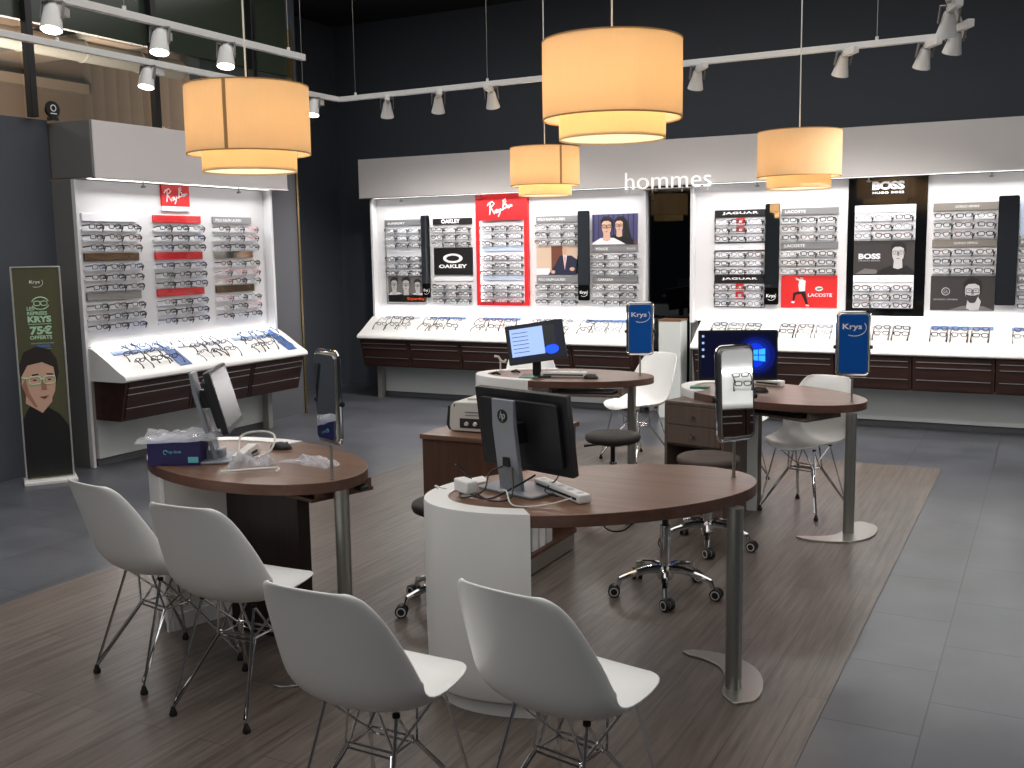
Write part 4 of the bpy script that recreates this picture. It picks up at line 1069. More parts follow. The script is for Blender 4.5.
# ------------------------------------------------------------------ table mirrors
def table_mirror(x, y, deg, side, label, zb=.905, z0=TZ, tilt=0):
    """front side: 'mirror' or 'blue' facing local -y"""
    t = thing('table_mirror', label, 'mirror', (x, y, z0))
    a = R(deg)
    def L(px, py, pz): return (x+px*math.cos(a)-py*math.sin(a), y+px*math.sin(a)+py*math.cos(a), pz)
    W, H_ = .166, .35; cz = zb+.195
    ct, st3 = math.cos(R(tilt)), math.sin(R(tilt)); L0 = L
    def L(px, py, pz):
        if pz < zb+.002: return L0(px, py, pz)
        q = pz-cz; return L0(px, py*ct+q*st3, cz+q*ct-py*st3)
    b = MB(L); b.lathe([(.0, z0+.001), (.010, z0+.001), (.010, z0+.005), (.0065, z0+.006), (.0065, zb)], M['steel'], n=16); b.build('rod', t)
    b = MB(L); p = rrect(W+.016, H_+.02, .026, 6, 0, cz); b.tube([(px, 0, pz) for px, pz in p], .0075, M['chrome'], 8, closed=True); b.build('chrome_frame', t)
    b = MB(L); b.prism(rrect(W, H_, .02, 6, 0, cz), -.014, .014, M['steelplate'], 'y')
    bd = b.build('holder', t, bevel=.002)
    b = MB(L); b.prism(rrect(W-.008, H_-.008, .018, 6, 0, cz), -.0165, -.0142, M['mirror'] if side == 'mirror' else M['blue'], 'y'); b.build('mirror_glass' if side == 'mirror' else 'blue_back', t)
    b = MB(L); b.prism(rrect(W-.008, H_-.008, .018, 6, 0, cz), .0142, .0165, M['blue'] if side == 'mirror' else M['mirror'], 'y'); b.build('blue_back' if side == 'mirror' else 'mirror_glass', t)
    b = MB(L)
    for s_ in (-1, 1): b.lathe([(.0, 0), (.009, 0), (.011, .005), (.011, .016), (0, .018)] if s_ > 0 else [(.0, 0), (.009, 0), (.011, -.005), (.011, -.016), (0, -.018)], M['black'], (s_*(W/2+.010), 0, cz-.02), 12, 'x')
    b.build('pivot_knob', t)
    # lettering on the blue side
    b = MB(L); fy = -.0175 if side == 'blue' else .0175; fl = 1 if side == 'blue' else -1
    vs, fs = text_mesh('Krys', bold=.02)
    b.add([(fl*(-.062+.108*px), fy, cz+.075+.042*pz) for px, pz in vs], fs, M['txtwhite'])
    b.tube([(fl*(.004+.066*math.cos(q)), fy, cz+.093+.048*math.sin(q)) for q in [R(-120+14*i) for i in range(12)]], .0022, M['txtwhite'], 5)
    b.build('lettering', t, smooth=False)
    return t
table_mirror(-1.094, 3.985, 57, 'mirror', 'round-cornered swivel mirror at the tip of the foreground desk', tilt=2.5)
table_mirror(-2.563, 3.30, -24, 'mirror', 'round-cornered swivel mirror turned sideways on the left desk')
table_mirror(-2.596, 6.937, 22, 'blue', 'swivel mirror showing its blue lettered back on the back desk')
table_mirror(-1.014, 6.228, 14, 'blue', 'swivel mirror showing its blue lettered back on the right desk')

# ------------------------------------------------------------------ monitors and desk clutter
def monitor(x, y, deg, w, h, zc, label, tilt=0, screen=None, stand='slab', roll=0, logo=False, backm='lcdback', z0=TZ, bt=.036):
    """screen faces local -y"""
    t = thing('computer_monitor', label, 'monitor', (x, y, z0)); a = R(deg)
    def L(px, py, pz): return (x+px*math.cos(a)-py*math.sin(a), y+px*math.sin(a)+py*math.cos(a), pz)
    ct, st2 = math.cos(R(tilt)), math.sin(R(tilt)); cr, sr = math.cos(R(roll)), math.sin(R(roll))
    def LM(px, py, pz):   # panel space centred
        px, pz = px*cr-pz*sr, px*sr+pz*cr
        return L(px, py*ct+pz*st2, zc+pz*ct-py*st2)
    b = MB(LM); b.prism(rrect(w, h, .008, 3), -.012, bt*.45, M[backm], 'y'); b.prism(rrect(w*.86, h*.8, .02, 3), bt*.45, bt, M[backm], 'y'); b.build('housing', t, bevel=.002)
    b = MB(LM); b.box(-w/2+.014, w/2-.014, -.0135, -.012, -h/2+.022, h/2-.014, M[screen or 'scroff'])
    if screen == 'scrblue' and logo == 'win':
        for q_, (ra, rb, mm) in enumerate(((.26, .42, 'scrg0'), (.24, .36, 'scrg1'), (.18, .30, 'scrglow2'), (.13, .24, 'scrg2'))): b.prism(ell(w*ra, h*rb, 28, w*(.23-.005*q_), 0), -.0139-q_*.0002, -.0138-q_*.0002, M[mm], 'y')
        for x0, x1, za, zb, zc_, zd in ((.19, .25, -.10, -.01, -.11, -.01), (.26, .34, -.11, -.01, -.13, -.01), (.19, .25, .01, .10, .01, .11), (.26, .34, .01, .11, .01, .13)):
            b.add([(w*x0, -.0152, h*za), (w*x1, -.0152, h*zc_), (w*x1, -.0152, h*zd), (w*x0, -.0152, h*zb)], [(0, 1, 2, 3)], M['scrcore'])
        for k in range(4): b.box(-w/2+.022, -w/2+.036, -.0150, -.0146, h/2-.045-k*.042, h/2-.031-k*.042, M['scrwin'])
    if screen == 'scrblue' and logo == 'app':
        b.box(-w/2+.03, w*.14, -.0142, -.0138, -h/2+.055, h/2-.03, M['scrwin']); b.box(w*.145, w*.34, -.0142, -.0138, -h*.12, h/2-.03, M['scrdark'])
        b.prism(ell(w*.12, h*.12, 20, w*.26, -h*.22), -.0142, -.0138, M['scrglow'], 'y')
        for k in range(6): b.box(-w/2+.045, -w*.12, -.0146, -.0143, h*.28-k*.028, h*.28-k*.028+.004, M['scrdark'])
    b.build('screen', t, smooth=False)
    if stand == 'slab':
        # wide curved silver column behind
        tt = math.tan(R(tilt)); zt = zc+h*.42; zm = zc+h*.1
        f_ = lambda z: bt+.068+(z-zc)*tt*.9
        prof = [(f_(z0+.01)-.008, z0+.012), (f_(zm)-.004, zm), (f_(zt)-.008, zt), (f_(zt)+.006, zt), (f_(zm)+.016, zm), (f_(z0+.01)+.012, z0+.012)]
        hw_ = .056; n = len(prof); b = MB(L); vs = [(s_*hw_, py, pz) for s_ in (-1, 1) for i, (py, pz) in enumerate(prof)]
        b.add(vs, [tuple(range(n)), tuple(range(n, 2*n))]+[(i, (i+1) % n, n+(i+1) % n, n+i) for i in range(n)], M['silver'])
        col = b.build('column', t, bevel=.002)
        if logo == 'hp':
            zb_ = zc+h*.22; k_ = (zb_-zm)/(zt-zm); yb_ = (f_(zm)+.016)*(1-k_)+(f_(zt)+.006)*k_
            sl = ((f_(zt)+.006)-(f_(zm)+.016))/(zt-zm)
            def LG(px, py, pz): return L(px, yb_+py+pz*sl, zb_+pz)
            b = MB(LG); b.lathe([(.0, -.001), (.026, -.001), (.026, .0015), (0, .0015)], M['black'], n=28, axis='y'); b.build('badge', col)
            b = MB(LG); vs2, fs2 = text_mesh('hp', shear=.35, bold=.01)
            b.add([(.015-.031*px, .0022, -.019+.038*pz) for px, pz in vs2], fs2, M['grey1']); b.build('lettering', col, smooth=False)
            b = MB(L); b.box(-.016, .016, f_(z0+.12)+.008, f_(z0+.12)+.022, z0+.105, z0+.14, M['black']); b.build('cable_slot', col)
        b = MB(L); b.prism(rrect(.30 if logo == 'hp' else .24, .19, .02, 4, 0, .03), z0+.001, z0+.012, M['silver']); b.build('foot', t, bevel=.003)
        b = MB(L); b.box(-.04, .04, bt*.8, bt+.063, zc-.04, zc+.04, M['black']); b.build('mount', t, bevel=.003)
    else:
        b = MB(L); b.box(-.03, .03, .03, .055, z0+.01, zc, M['black']); b.build('column', t, bevel=.004)
        b = MB(L); b.prism(rrect(.22, .16, .02, 4, 0, .03), z0+.001, z0+.012, M['black']); b.build('foot', t, bevel=.003)
    return t
# foreground monitor, its back to the camera
monitor(-1.765, 3.475, 163, .48, .315, .99, 'black monitor seen from behind with a silver stand on the foreground desk', 8, 'scrblue', 'slab', 0, 'hp')
monitor(-3.27, 6.62, 20, .42, .285, 1.01, 'tilted monitor with a blue-white window open on the back desk', 10, 'scrblue', 'black', 8, 'app')
monitor(-1.73, 6.36, 22, .49, .315, .995, 'black monitor with a glowing blue desktop on the right desk', 5, 'scrblue', 'black', 0, 'win')
monitor(-3.265, 3.45, 123.5, .40, .28, 1.04, 'slim monitor seen edge-on with a silver stand on the left desk', 15, 'scroff', 'slab', 0)

def cable(pts, r, m, label, name='cable'):
    # smooth the path
    P = [Vector(p) for p in pts]; out = []
    for i in range(len(P)-1):
        p0 = P[max(0, i-1)]; p1 = P[i]; p2 = P[i+1]; p3 = P[min(len(P)-1, i+2)]
        for k in range(6):
            t = k/6; out.append(.5*((2*p1)+(-p0+p2)*t+(2*p0-5*p1+4*p2-p3)*t*t+(-p0+3*p1-3*p2+p3)*t**3))
    out.append(P[-1]); b = MB(); b.tube(out, r, M[m], 7); return tag(b.build(name), label, 'cable')
cable([(-1.98, 3.30, .87), (-1.93, 3.33, .82), (-1.90, 3.27, .775), (-1.80, 3.24, .769), (-1.74, 3.33, .80), (-1.70, 3.42, .83)], .004, 'black', 'black cable looping up beside the foreground monitor stand')
cable([(-1.92, 3.36, .77), (-1.88, 3.28, .775), (-1.78, 3.22, .768), (-1.72, 3.26, .78), (-1.77, 3.37, .86), (-1.80, 3.43, .90)], .0035, 'black', 'black cable lying behind the foreground monitor foot')
cable([(-1.97, 3.32, .768), (-1.90, 3.22, .768), (-1.84, 3.27, .79), (-1.86, 3.36, .84), (-1.79, 3.40, .87)], .0035, 'black', 'black cable crossing toward the white power adapter')
cable([(-1.70, 3.50, .90), (-1.64, 3.50, .82), (-1.66, 3.42, .775), (-1.58, 3.36, .772)], .003, 'black', 'black cable from the monitor down to the power strip')
cable([(-1.50, 3.31, .785), (-1.58, 3.24, .767), (-1.68, 3.20, .766), (-1.74, 3.26, .80), (-1.78, 3.28, .79)], .0028, 'cable', 'white cable curling from the power strip to the monitor foot')
cable([(-1.96, 3.20, .80), (-2.02, 3.22, .80), (-2.06, 3.30, .775), (-2.11, 3.36, .70), (-2.13, 3.40, .45)], .003, 'cable', 'white cable hanging over the white curved end')
cable([(-1.28, 3.36, .710), (-1.34, 3.40, .66), (-1.42, 3.44, .65), (-1.50, 3.5, .708)], .003, 'black', 'black cable sagging beneath the foreground desk')
def strip_box(x, y, deg, w, d, h, z0, m, name, label, cat, slots=0):
    a = R(deg)
    def L(px, py, pz): return (x+px*math.cos(a)-py*math.sin(a), y+px*math.sin(a)+py*math.cos(a), pz)
    t = thing(name, label, cat, (x, y, z0)); b = MB(L); b.box(-w/2, w/2, -d/2, d/2, z0+.001, z0+h, M[m]); b.build('body', t, bevel=.006)
    if slots:
        b = MB(L); b.box(-w/2+.02, w/2-.02, -d/2-.001, -d/2+.004, z0+h*.35, z0+h*.6, M['black']); b.build('groove', t)
        for k in range(slots):
            b = MB(L); b.lathe([(.0, z0+h), (.014, z0+h), (.014, z0+h+.001), (0, z0+h+.001)], M['grey1'], (-w/2+w*(k+.5)/slots, 0, 0), 14); b.build('socket', t)
    return t
strip_box(-1.60, 3.44, -35, .34, .052, .035, TZ, 'white', 'power_strip', 'white power strip lying beside the foreground monitor', 'power strip', 5)
strip_box(-1.925, 3.285, -30, .10, .05, .05, TZ+.012, 'white', 'power_adapter', 'white power adapter on the rim of the white curved end', 'adapter')
strip_box(-3.08, 6.68, 14, .33, .06, .04, TZ, 'white', 'power_strip', 'white power strip under the tilted monitor on the back desk', 'power strip', 4)
strip_box(-1.62, 6.74, -20, .20, .06, .04, TZ, 'white', 'power_strip', 'white power strip behind the blue-lit monitor', 'power strip', 3)
def mouse(x, y, deg, label):
    b = MB(); a = R(deg); vs = []; fs = []; n, m_ = 14, 6
    for i in range(m_+1):
        ph = i/m_*PI/2
        for k in range(n):
            th = 2*PI*k/n; px, py = .055*math.cos(ph)*math.cos(th)*(1+.0), .031*math.cos(ph)*math.sin(th); pz = .034*math.sin(ph)+(.006 if px < 0 else 0)*math.cos(ph)*math.sin(ph)
            vs.append((x+px*math.cos(a)-py*math.sin(a), y+px*math.sin(a)+py*math.cos(a), TZ+.001+pz))
    for i in range(m_):
        for k in range(n): fs.append((i*n+k, i*n+(k+1) % n, (i+1)*n+(k+1) % n, (i+1)*n+k))
    fs.append(tuple(range(n))); b.add(vs, fs, M['black'])
    t = thing('computer_mouse', label, 'mouse', (x, y, TZ)); b.build('body', t, angle=70)
    b = MB(); b.lathe([(.0, -.003), (.006, -.003), (.006, .003), (0, .003)], M['grey2'], (x+.03*math.cos(a), y+.03*math.sin(a), TZ+.030), 12, 'y'); b.build('wheel', t)
mouse(-3.19, 3.73, 20, 'black mouse near the back edge of the left desk')
mouse(-1.60, 6.41, 10, 'black mouse on the right desk beside the blue-lit monitor')
mouse(-2.86, 6.66, 10, 'black mouse on the back desk right of the power strip')
strip_box(-3.29, 6.53, 15, .13, .06, .012, TZ, 'greenpl', 'green_case', 'flat green case on the back desk below the tilted monitor', 'case')
strip_box(-1.99, 6.42, 15, .13, .07, .012, TZ+.006, 'greenpl', 'green_case', 'flat green case on the white rim of the right desk', 'case')
strip_box(-1.86, 6.56, -20, .12, .05, .03, TZ, 'black', 'card_reader', 'small black box between the green case and the blue-lit monitor', 'box')
# small pupil gauge on the back desk
t = thing('frame_gauge', 'small white hooked gauge standing on the rim of the back desk', 'gauge', (-3.69, 6.86, TZ))
b = MB(); b.lathe([(.0, TZ+.004), (.02, TZ+.004), (.02, TZ+.012), (.006, TZ+.016), (.006, TZ+.09), (0, TZ+.09)], M['printer'], (-3.66, 6.80, 0), 14); b.build('post', t)
b = MB(); b.tube([(-3.70, 6.78, TZ+.12), (-3.67, 6.79, TZ+.115), (-3.655, 6.80, TZ+.085), (-3.63, 6.81, TZ+.075), (-3.62, 6.82, TZ+.095)], .009, M['printer'], 8); b.build('hook', t)
for k, (x, y, lb) in enumerate(((-3.60, 6.62, 'small black key bundle on the rim of the back desk'), (-3.52, 6.78, 'small black clip near the hooked gauge on the back desk'))):
    b = MB(); b.tube([(x-.04, y, TZ+.008), (x, y+.01, TZ+.016), (x+.04, y-.01, TZ+.008)], [.006, .013, .005], M['black'], 8); b.tube([(x, y-.03, TZ+.008), (x+.005, y, TZ+.018), (x, y+.03, TZ+.008)], .004, M['black'], 6)
    tag(b.build('key_bundle' if k == 0 else 'clip'), lb, 'desk item')

# printer on the side cabinet
PX_, PY2 = -2.565, 4.80
def LP(x, y, z):
    a = R(4); return (PX_+x*math.cos(a)-y*math.sin(a), PY2+x*math.sin(a)+y*math.cos(a), z)
t = thing('printer', 'off-white office printer standing on the brown side cabinet', 'printer', (PX_, PY2, .726))
b = MB(LP); pf = [(-.235, .73), (-.245, .76), (-.237, .86), (-.215, .885), (.06, .892), (.10, .88), (.10, .73)]
b.prism(pf, -.17, .19, M['printer'], 'y'); b.build('body', t, bevel=.006)
b = MB(LP); b.prism([(-.245, .735), (-.262, .76), (-.252, .86), (-.238, .865), (-.248, .76)], -.165, .185, M['darkgrey'], 'y'); b.build('side_cover', t)
b = MB(LP); b.box(-.17, .07, -.10, .15, .888, .899, M['printer']); b.build('lid', t, bevel=.003)
b = MB(LP); b.box(-.18, -.0, -.174, -.170, .75, .80, M['printerdk']); 
for k in range(3): b.lathe([(.0, -.185), (.010, -.185), (.012, -.174)], M['printer'], (-.14+k*.05, 0, .772), 10, 'y')
b.build('port_panel', t)
b = MB(LP); b.box(-.15, -.04, -.1716, -.170, .83, .836, M['grey2']); b.box(-.15, -.0, -.1716, -.170, .815, .819, M['grey2']); b.box(-.215, -.209, -.1716, -.17, .86, .875, M['printerdk']); b.build('caption', t, smooth=False)

# navy carton under plastic on the left desk
BX, BY, BA = -3.395, 3.275, R(28)
def LB(x, y, z): return (BX+x*math.cos(BA)-y*math.sin(BA), BY+x*math.sin(BA)+y*math.cos(BA), z)
t = thing('carton', 'navy blue cardboard box on the left end of the left desk', 'box', (BX, BY, TZ))
b = MB(LB); b.box(-.115, .115, -.04, .10, TZ+.001, TZ+.105, M['navybox']); b.build('box', t, bevel=.002)
b = MB(LB); b.box(.062, .107, -.0412, -.040, TZ+.012, TZ+.038, M['teal'])
put_text(b, 'tp-link', -.022, .035, TZ+.052, TZ+.068, -.0415, M['teal'], bold=.01)
b.tube([(-.035+.009*math.cos(q), -.0415, TZ+.060+.009*math.sin(q)) for q in [2*PI*i/10 for i in range(9)]], .002, M['teal'], 4)
b.build('printed_mark', t, smooth=False)
def crumple(cx, cy, z0, lx, ly, h, deg, seed, label, name='plastic_bag', n=26):
    rnd = random.Random(seed); a = R(deg); vs = []; fs = []
    bumps = [(rnd.uniform(-1, 1), rnd.uniform(-1, 1), rnd.uniform(.06, .22), rnd.uniform(-1, 1)) for _ in range(60)]
    for i in range(n+1):
        for j in range(n+1):
            u, v = -1+2*i/n, -1+2*j/n
            r_ = max(abs(u), abs(v)); q = math.sqrt(max(0, 1-min(1, r_)**2.5))
            z = q*.6+sum(s_*math.exp(-((u-bu)**2+(v-bv)**2)/(w_*w_)) for bu, bv, w_, s_ in bumps)*.4*(.3+q)
            k = 1+.08*math.sin(7*math.atan2(v, u)+seed)
            x, y = u*lx/2*k+rnd.uniform(-1, 1)*.003, v*ly/2*k*(1-.25*u)
            vs.append((cx+x*math.cos(a)-y*math.sin(a), cy+x*math.sin(a)+y*math.cos(a), z0+.002+max(0, z)*h))
    for i in range(n):
        for j in range(n): k = i*(n+1)+j; fs.append((k, k+1, k+n+2, k+n+1))
    b = MB(); b.add(vs, fs, M['plastic']); return tag(b.build(name, angle=25), label, 'plastic bag')
crumple(-3.40, 3.30, TZ+.106, .34, .20, .045, 28, 3, 'crumpled clear plastic bag lying on the navy box')
crumple(-3.05, 3.37, TZ, .17, .14, .065, 10, 8, 'crumpled clear plastic bag around the white cable by the monitor')
crumple(-2.83, 3.53, TZ, .25, .14, .03, -15, 12, 'flat clear plastic bag in the middle of the left desk')
# white plastic stand thing and glasses temple on the left desk
cable([(-3.07, 3.20, .768), (-3.00, 3.22, .775), (-2.93, 3.27, .778), (-2.86, 3.32, .778), (-2.85, 3.29, .768)], .005, 'cable', 'white bent frame arm lying before the plastic bag on the left desk', 'frame_arm')
COL.objects[-1]['category'] = 'frame arm'
cable([(-3.17, 3.42, .80), (-3.22, 3.50, .86), (-3.16, 3.56, .875), (-3.08, 3.56, .86), (-3.06, 3.50, .80), (-3.10, 3.44, .78)], .005, 'cable', 'thick white cable loop at the foot of the left desk monitors')
t = thing('plastic_block', 'white slanted plastic block leaning by the left desk monitors', 'block', (-3.20, 3.50, TZ))
def LW(x, y, z):
    a = R(112); return (-3.20+x*math.cos(a)-y*math.sin(a), 3.50+x*math.sin(a)+y*math.cos(a), z)
b = MB(LW); b.prism([(-.12, TZ+.003), (.12, TZ+.003), (.12, TZ+.028), (.09, TZ+.05), (-.12, TZ+.035)], -.022, .022, M['white'], 'y'); b.build('body', t, bevel=.004)
b = MB(LW); b.box(-.10, .09, -.0235, -.022, TZ+.012, TZ+.024, M['black']); b.build('groove', t)
# silver docking base of left monitors
strip_box(-3.33, 3.42, 30, .12, .08, .05, TZ, 'silver', 'docking_station', 'small silver dock behind the navy box on the left desk', 'dock')
strip_box(-2.575, 3.50, -16.6, .07, .05, .022, .672, 'darkgrey', 'connector_block', 'dark grey connector sticking out right of the left desk', 'connector')

# ------------------------------------------------------------------ pendant lamps
def lamp_proto():
    t = thing('pendant_lamp', '', 'lamp')
    zb, zt, ro, ri, zi = 2.19, 2.51, .295, .226, 2.105
    n = 56
    b = MB(); b.lathe([(ro, zb), (ro+.001, (zb+zt)/2), (ro, zt), (ro-.003, zt), (ro-.003, zb)], M['shadef'], n=n, closed=True)
    b.build('outer_shade', t, angle=50)
    b = MB(); b.box(-.004, .012, -ro-.003, -ro+.001, zb+.004, zt-.004, M['hem']); b.build('seam', t)
    b = MB(); b.lathe([(ro-.004, zb-.002), (ro+.002, zb-.002), (ro+.002, zb+.004), (ro-.004, zb+.004)], M['hem'], n=n, closed=True); b.build('hem', t); b = MB(); b.lathe([(ro-.004, zt-.004), (ro+.002, zt-.004), (ro+.002, zt+.002), (ro-.004, zt+.002)], M['hem'], n=n, closed=True); b.build('hem', t)
    b = MB(); b.lathe([(ri, zi), (ri, zb+.03), (ri-.003, zb+.03), (ri-.003, zi)], M['shadei'], n=n, closed=True); b.build('inner_shade', t)
    b = MB(); b.lathe([(.0, zi+.008), (ri-.004, zi+.008), (ri-.004, zi+.012), (0, zi+.012)], M['bulb'], n=n); b.build('diffuser', t)
    b = MB()
    for k in range(3):
        a = 2*PI*k/3; b.tube([(0, 0, zt-.02), (math.cos(a)*(ro-.004), math.sin(a)*(ro-.004), zt-.02)], .003, M['trackwhite'], 6)
        b.tube([(math.cos(a)*(ri-.002), math.sin(a)*(ri-.002), zb+.028), (math.cos(a)*(ro-.004), math.sin(a)*(ro-.004), zb+.028)], .003, M['trackwhite'], 6)
    b.lathe([(.0, zt-.12), (.022, zt-.12), (.022, zt-.02), (0, zt-.02)], M['trackwhite'], n=14)
    b.build('spider', t)
    b = MB(); b.tube([(0, 0, zt-.02), (0, 0, 4.36)], .0045, M['cable'], 6); b.build('cord', t)
    b = MB(); b.lathe([(.0, 4.355), (.05, 4.355), (.055, 4.375), (.055, 4.387)], M['trackwhite'], n=20); b.build('ceiling_rose', t)
    return t
lp = lamp_proto()
lamps = [((-1.69, 4.18), 'cream double drum pendant lamp, the largest in view, above the foreground desk'), ((-3.50, 3.96), 'cream double drum pendant lamp hanging in front of the left wall display'),
         ((-3.89, 8.09), 'cream double drum pendant lamp, smallest and lowest in view, before the red-framed rack'), ((-1.66, 7.68), 'cream double drum pendant lamp hanging left of the tall gloss black rack')]
for i, (p, lb) in enumerate(lamps):
    rz_ = (.4, .36, .9, 2.0)[i]; zo = (.027, -.035, .018, -.030)[i]
    if i == 0: lp.location = (p[0], p[1], zo); lp['label'] = lb; lp['group'] = 'drum pendant lamps'; lp.rotation_euler = (0, 0, rz_+PI)
    else: copy_tree(lp, (p[0], p[1], zo), rz_, lb, 'drum pendant lamps')
    for nm, zz, e in (('lamp_bulb_light', 2.35, 7.5), ):
        L_ = bpy.data.lights.new(nm, 'POINT'); L_.energy = e; L_.color = (1, .83, .62); L_.shadow_soft_size = .05
        o = bpy.data.objects.new(nm, L_); COL.objects.link(o); o.location = (p[0], p[1], zz)

# ------------------------------------------------------------------ lighting tracks
def track(pts, label, wires):
    t = thing('lighting_track', label, 'lighting track', (pts[0][0], pts[0][1], pts[0][2]))
    for a, c in zip(pts, pts[1:]):
        d = Vector(c)-Vector(a); L_ = d.length; d.normalize(); nx, ny = -d.y, d.x
        b = MB(); vs = []
        for e, sg in ((a, -1), (c, 1)):
            for s_, z in ((-1, 0), (1, 0), (1, .045), (-1, .045)):
                vs.append((e[0]+nx*.02*s_+d.x*.02*sg, e[1]+ny*.02*s_+d.y*.02*sg, e[2]+z-.02))
        b.add(vs, [(0, 1, 2, 3), (4, 5, 6, 7), (0, 1, 5, 4), (1, 2, 6, 5), (2, 3, 7, 6), (3, 0, 4, 7)], M['trackwhite']); b.build('rail', t, bevel=.003)
    for x, y in wires:
        b = MB(); b.tube([(x, y, pts[0][2]+.02), (x, y, 4.4)], .0022, M['steel'], 5); b.lathe([(.012, pts[0][2]+.025), (.012, pts[0][2]+.05)], M['trackwhite'], (x, y, 0), 10); b.build('suspension_wire', t)
TK = 3.1
track([(-6.06, 1.0, TK), (-6.06, 8.13, TK), (-.63, 8.02, TK), (-.56, 2.5, TK)], 'long white lighting track along the left wall, back wall and right side', [(-6.06, 5.0), (-6.06, 7.6), (-5.86, 8.12), (-4.44, 8.1), (-1.2, 8.03)])
track([(-4.98, .5, TK), (-4.98, 6.25, TK)], 'short white lighting track above the left side of the room', [(-4.98, 6.1), (-4.98, 4.6)])
def spot(x, y, aim, label, lit):
    """aim = horizontal heading of the beam (radians), head hangs below the track"""
    t = thing('track_spotlight', label, 'spotlight', (x, y, TK-.02))
    ca, sa = math.cos(aim), math.sin(aim)
    def S(px, py, pz): return (x+px*ca-py*sa, y+px*sa+py*ca, TK-.02+pz)
    b = MB(S); b.box(-.18, .02, -.022, .022, -.052, -.004, M['trackwhite']); b.build('driver_box', t, bevel=.004)
    tl = R(16) if lit else R(26)
    def S2(px, py, pz):   # head: axis -z tilted toward +x
        return S(.03+px*math.cos(tl)-pz*math.sin(tl), py, -.075+px*math.sin(tl)+pz*math.cos(tl))
    if lit: pf = [(.0, .045), (.034, .045), (.044, .03), (.052, -.02), (.060, -.095), (.056, -.095), (.05, -.06), (.0, -.06)]
    else: pf = [(.0, .035), (.030, .035), (.036, .02), (.042, -.02), (.062, -.105), (.058, -.105), (.046, -.06), (.0, -.06)]
    b = MB(S2); b.lathe(pf, M['trackwhite'], n=24); h = b.build('head', t, angle=50)
    b = MB(S2); zl = -.093 if lit else -.088; b.lathe([(.0, zl), (.054 if lit else .050, zl), (.054 if lit else .050, zl+.005), (0, zl+.005)], M['spotlens'], n=20); b.build('lens', h)
    b = MB(S2); b.box(-.012, .012, -.062, -.055, -.03, .07, M['grey2']); b.box(-.012, .012, .055, .062, -.03, .07, M['grey2']); b.box(-.012, .012, -.062, .062, .066, .074, M['grey2']); b.build('yoke', t)
    L_ = bpy.data.lights.new('spot_beam', 'SPOT'); L_.energy = 60 if lit else 85; L_.spot_size = R(70) if lit else R(115); L_.spot_blend = .8; L_.shadow_soft_size = .05; L_.color = (1, .95, .9)
    o = bpy.data.objects.new('spot_beam', L_); COL.objects.link(o)
    p0 = Vector(S2(0, 0, -.13)); p1 = Vector(S2(0, 0, -1)); o.location = p0; o.rotation_euler = (p1-p0).to_track_quat('-Z', 'Y').to_euler()
for i, (x, y, lb) in enumerate(((-4.98, 4.10, 'lit white track spotlight, topmost at the left on the short track'), (-4.98, 4.88, 'lit white track spotlight in the middle of the short track'), (-4.98, 5.46, 'lit white track spotlight at the far end of the short track'), (-6.06, 5.80, 'lit white track spotlight aimed at the left wall display fascia'), (-6.06, 7.76, 'lit white track spotlight right of the left pendant lamp'))):
    spot(x, y, R(-60) if i < 3 else R(-75), lb, True)
for i, (x, a, lb) in enumerate(((-5.50, 125, 'leftmost'), (-4.94, 125, 'second from the left'), (-4.40, 105, 'third from the left'), (-2.53, 125, 'right of the large pendant'), (-1.42, 125, 'right of the small pendant cord'), (-.86, 122, 'near the right bend'))):
    spot(x, 8.12-(x+6.06)*.02, R(a), f'white track spotlight facing the back wall, {lb}', False)
spot(-.62, 7.50, R(120), 'white track spotlight just before the bend at the right', False)
spot(-.61, 6.85, R(110), 'white track spotlight at the top right edge of the photo', False)

# ------------------------------------------------------------------ standing banner
BNX, BNY = -6.636, 5.136; BNA = math.atan2(5.268-5.003, 6.73-6.543); BNA = math.atan2(.265, .189)
def LN(x, y, z): return (BNX+x*math.cos(BNA)-y*math.sin(BNA), BNY+x*math.sin(BNA)+y*math.cos(BNA), z)
t = thing('standing_banner', 'tall olive standing banner with a portrait of a man wearing mint glasses', 'banner', (BNX, BNY, 0))
W2 = .163
b = MB(LN); b.box(-W2, W2, -.006, .006, .03, 1.60, M['olive']); b.build('panel', t)
b = MB(LN)
for s_ in (-1, 1): b.box(s_*W2-.006, s_*W2+.006, -.012, .012, .02, 1.605, M['alu'])
b.box(-W2, W2, -.012, .012, 1.597, 1.607, M['alu']); b.build('frame', t, bevel=.002)
b = MB(LN); b.box(-W2-.02, W2+.02, -.14, .10, .0, .022, M['white']); b.build('base', t, bevel=.003)
b = MB(LN)
fw = -.0075
def NP(m, pts, w=fw): b.prism([(x, z) for x, z in pts], w-.0006, w, M[m], 'y')
NP('pblack', [(-.158, .04), (.158, .04), (.158, .40), (.10, .50), (.02, .56), (-.08, .60), (-.12, .55), (-.156, .48)])
NP('skin', [(-.13, .60), (-.02, .52), (.05, .60), (.06, .74), (-.12, .72)], fw-.0008)
NP('hair', [(-.15, .74), (-.155, .88), (-.12, .98), (-.03, 1.02), (.06, .99), (.10, .92), (.11, .82), (.09, .74)], fw-.0010)
NP('skin', [(-.145, .80), (-.10, .88), (.0, .90), (.075, .86), (.085, .76), (.075, .68), (.03, .58), (-.02, .545), (-.07, .57), (-.125, .66), (-.148, .74)], fw-.0018)
NP('skin_sh', [(-.145, .74), (-.125, .66), (-.07, .57), (-.05, .565), (-.10, .68), (-.12, .78)], fw-.0026)
NP('skin_sh', [(-.015, .77), (.012, .77), (.022, .69), (-.018, .69)], fw-.0026)
NP('brown', [(-.035, .642), (.035, .648), (.0, .622)], fw-.0030)
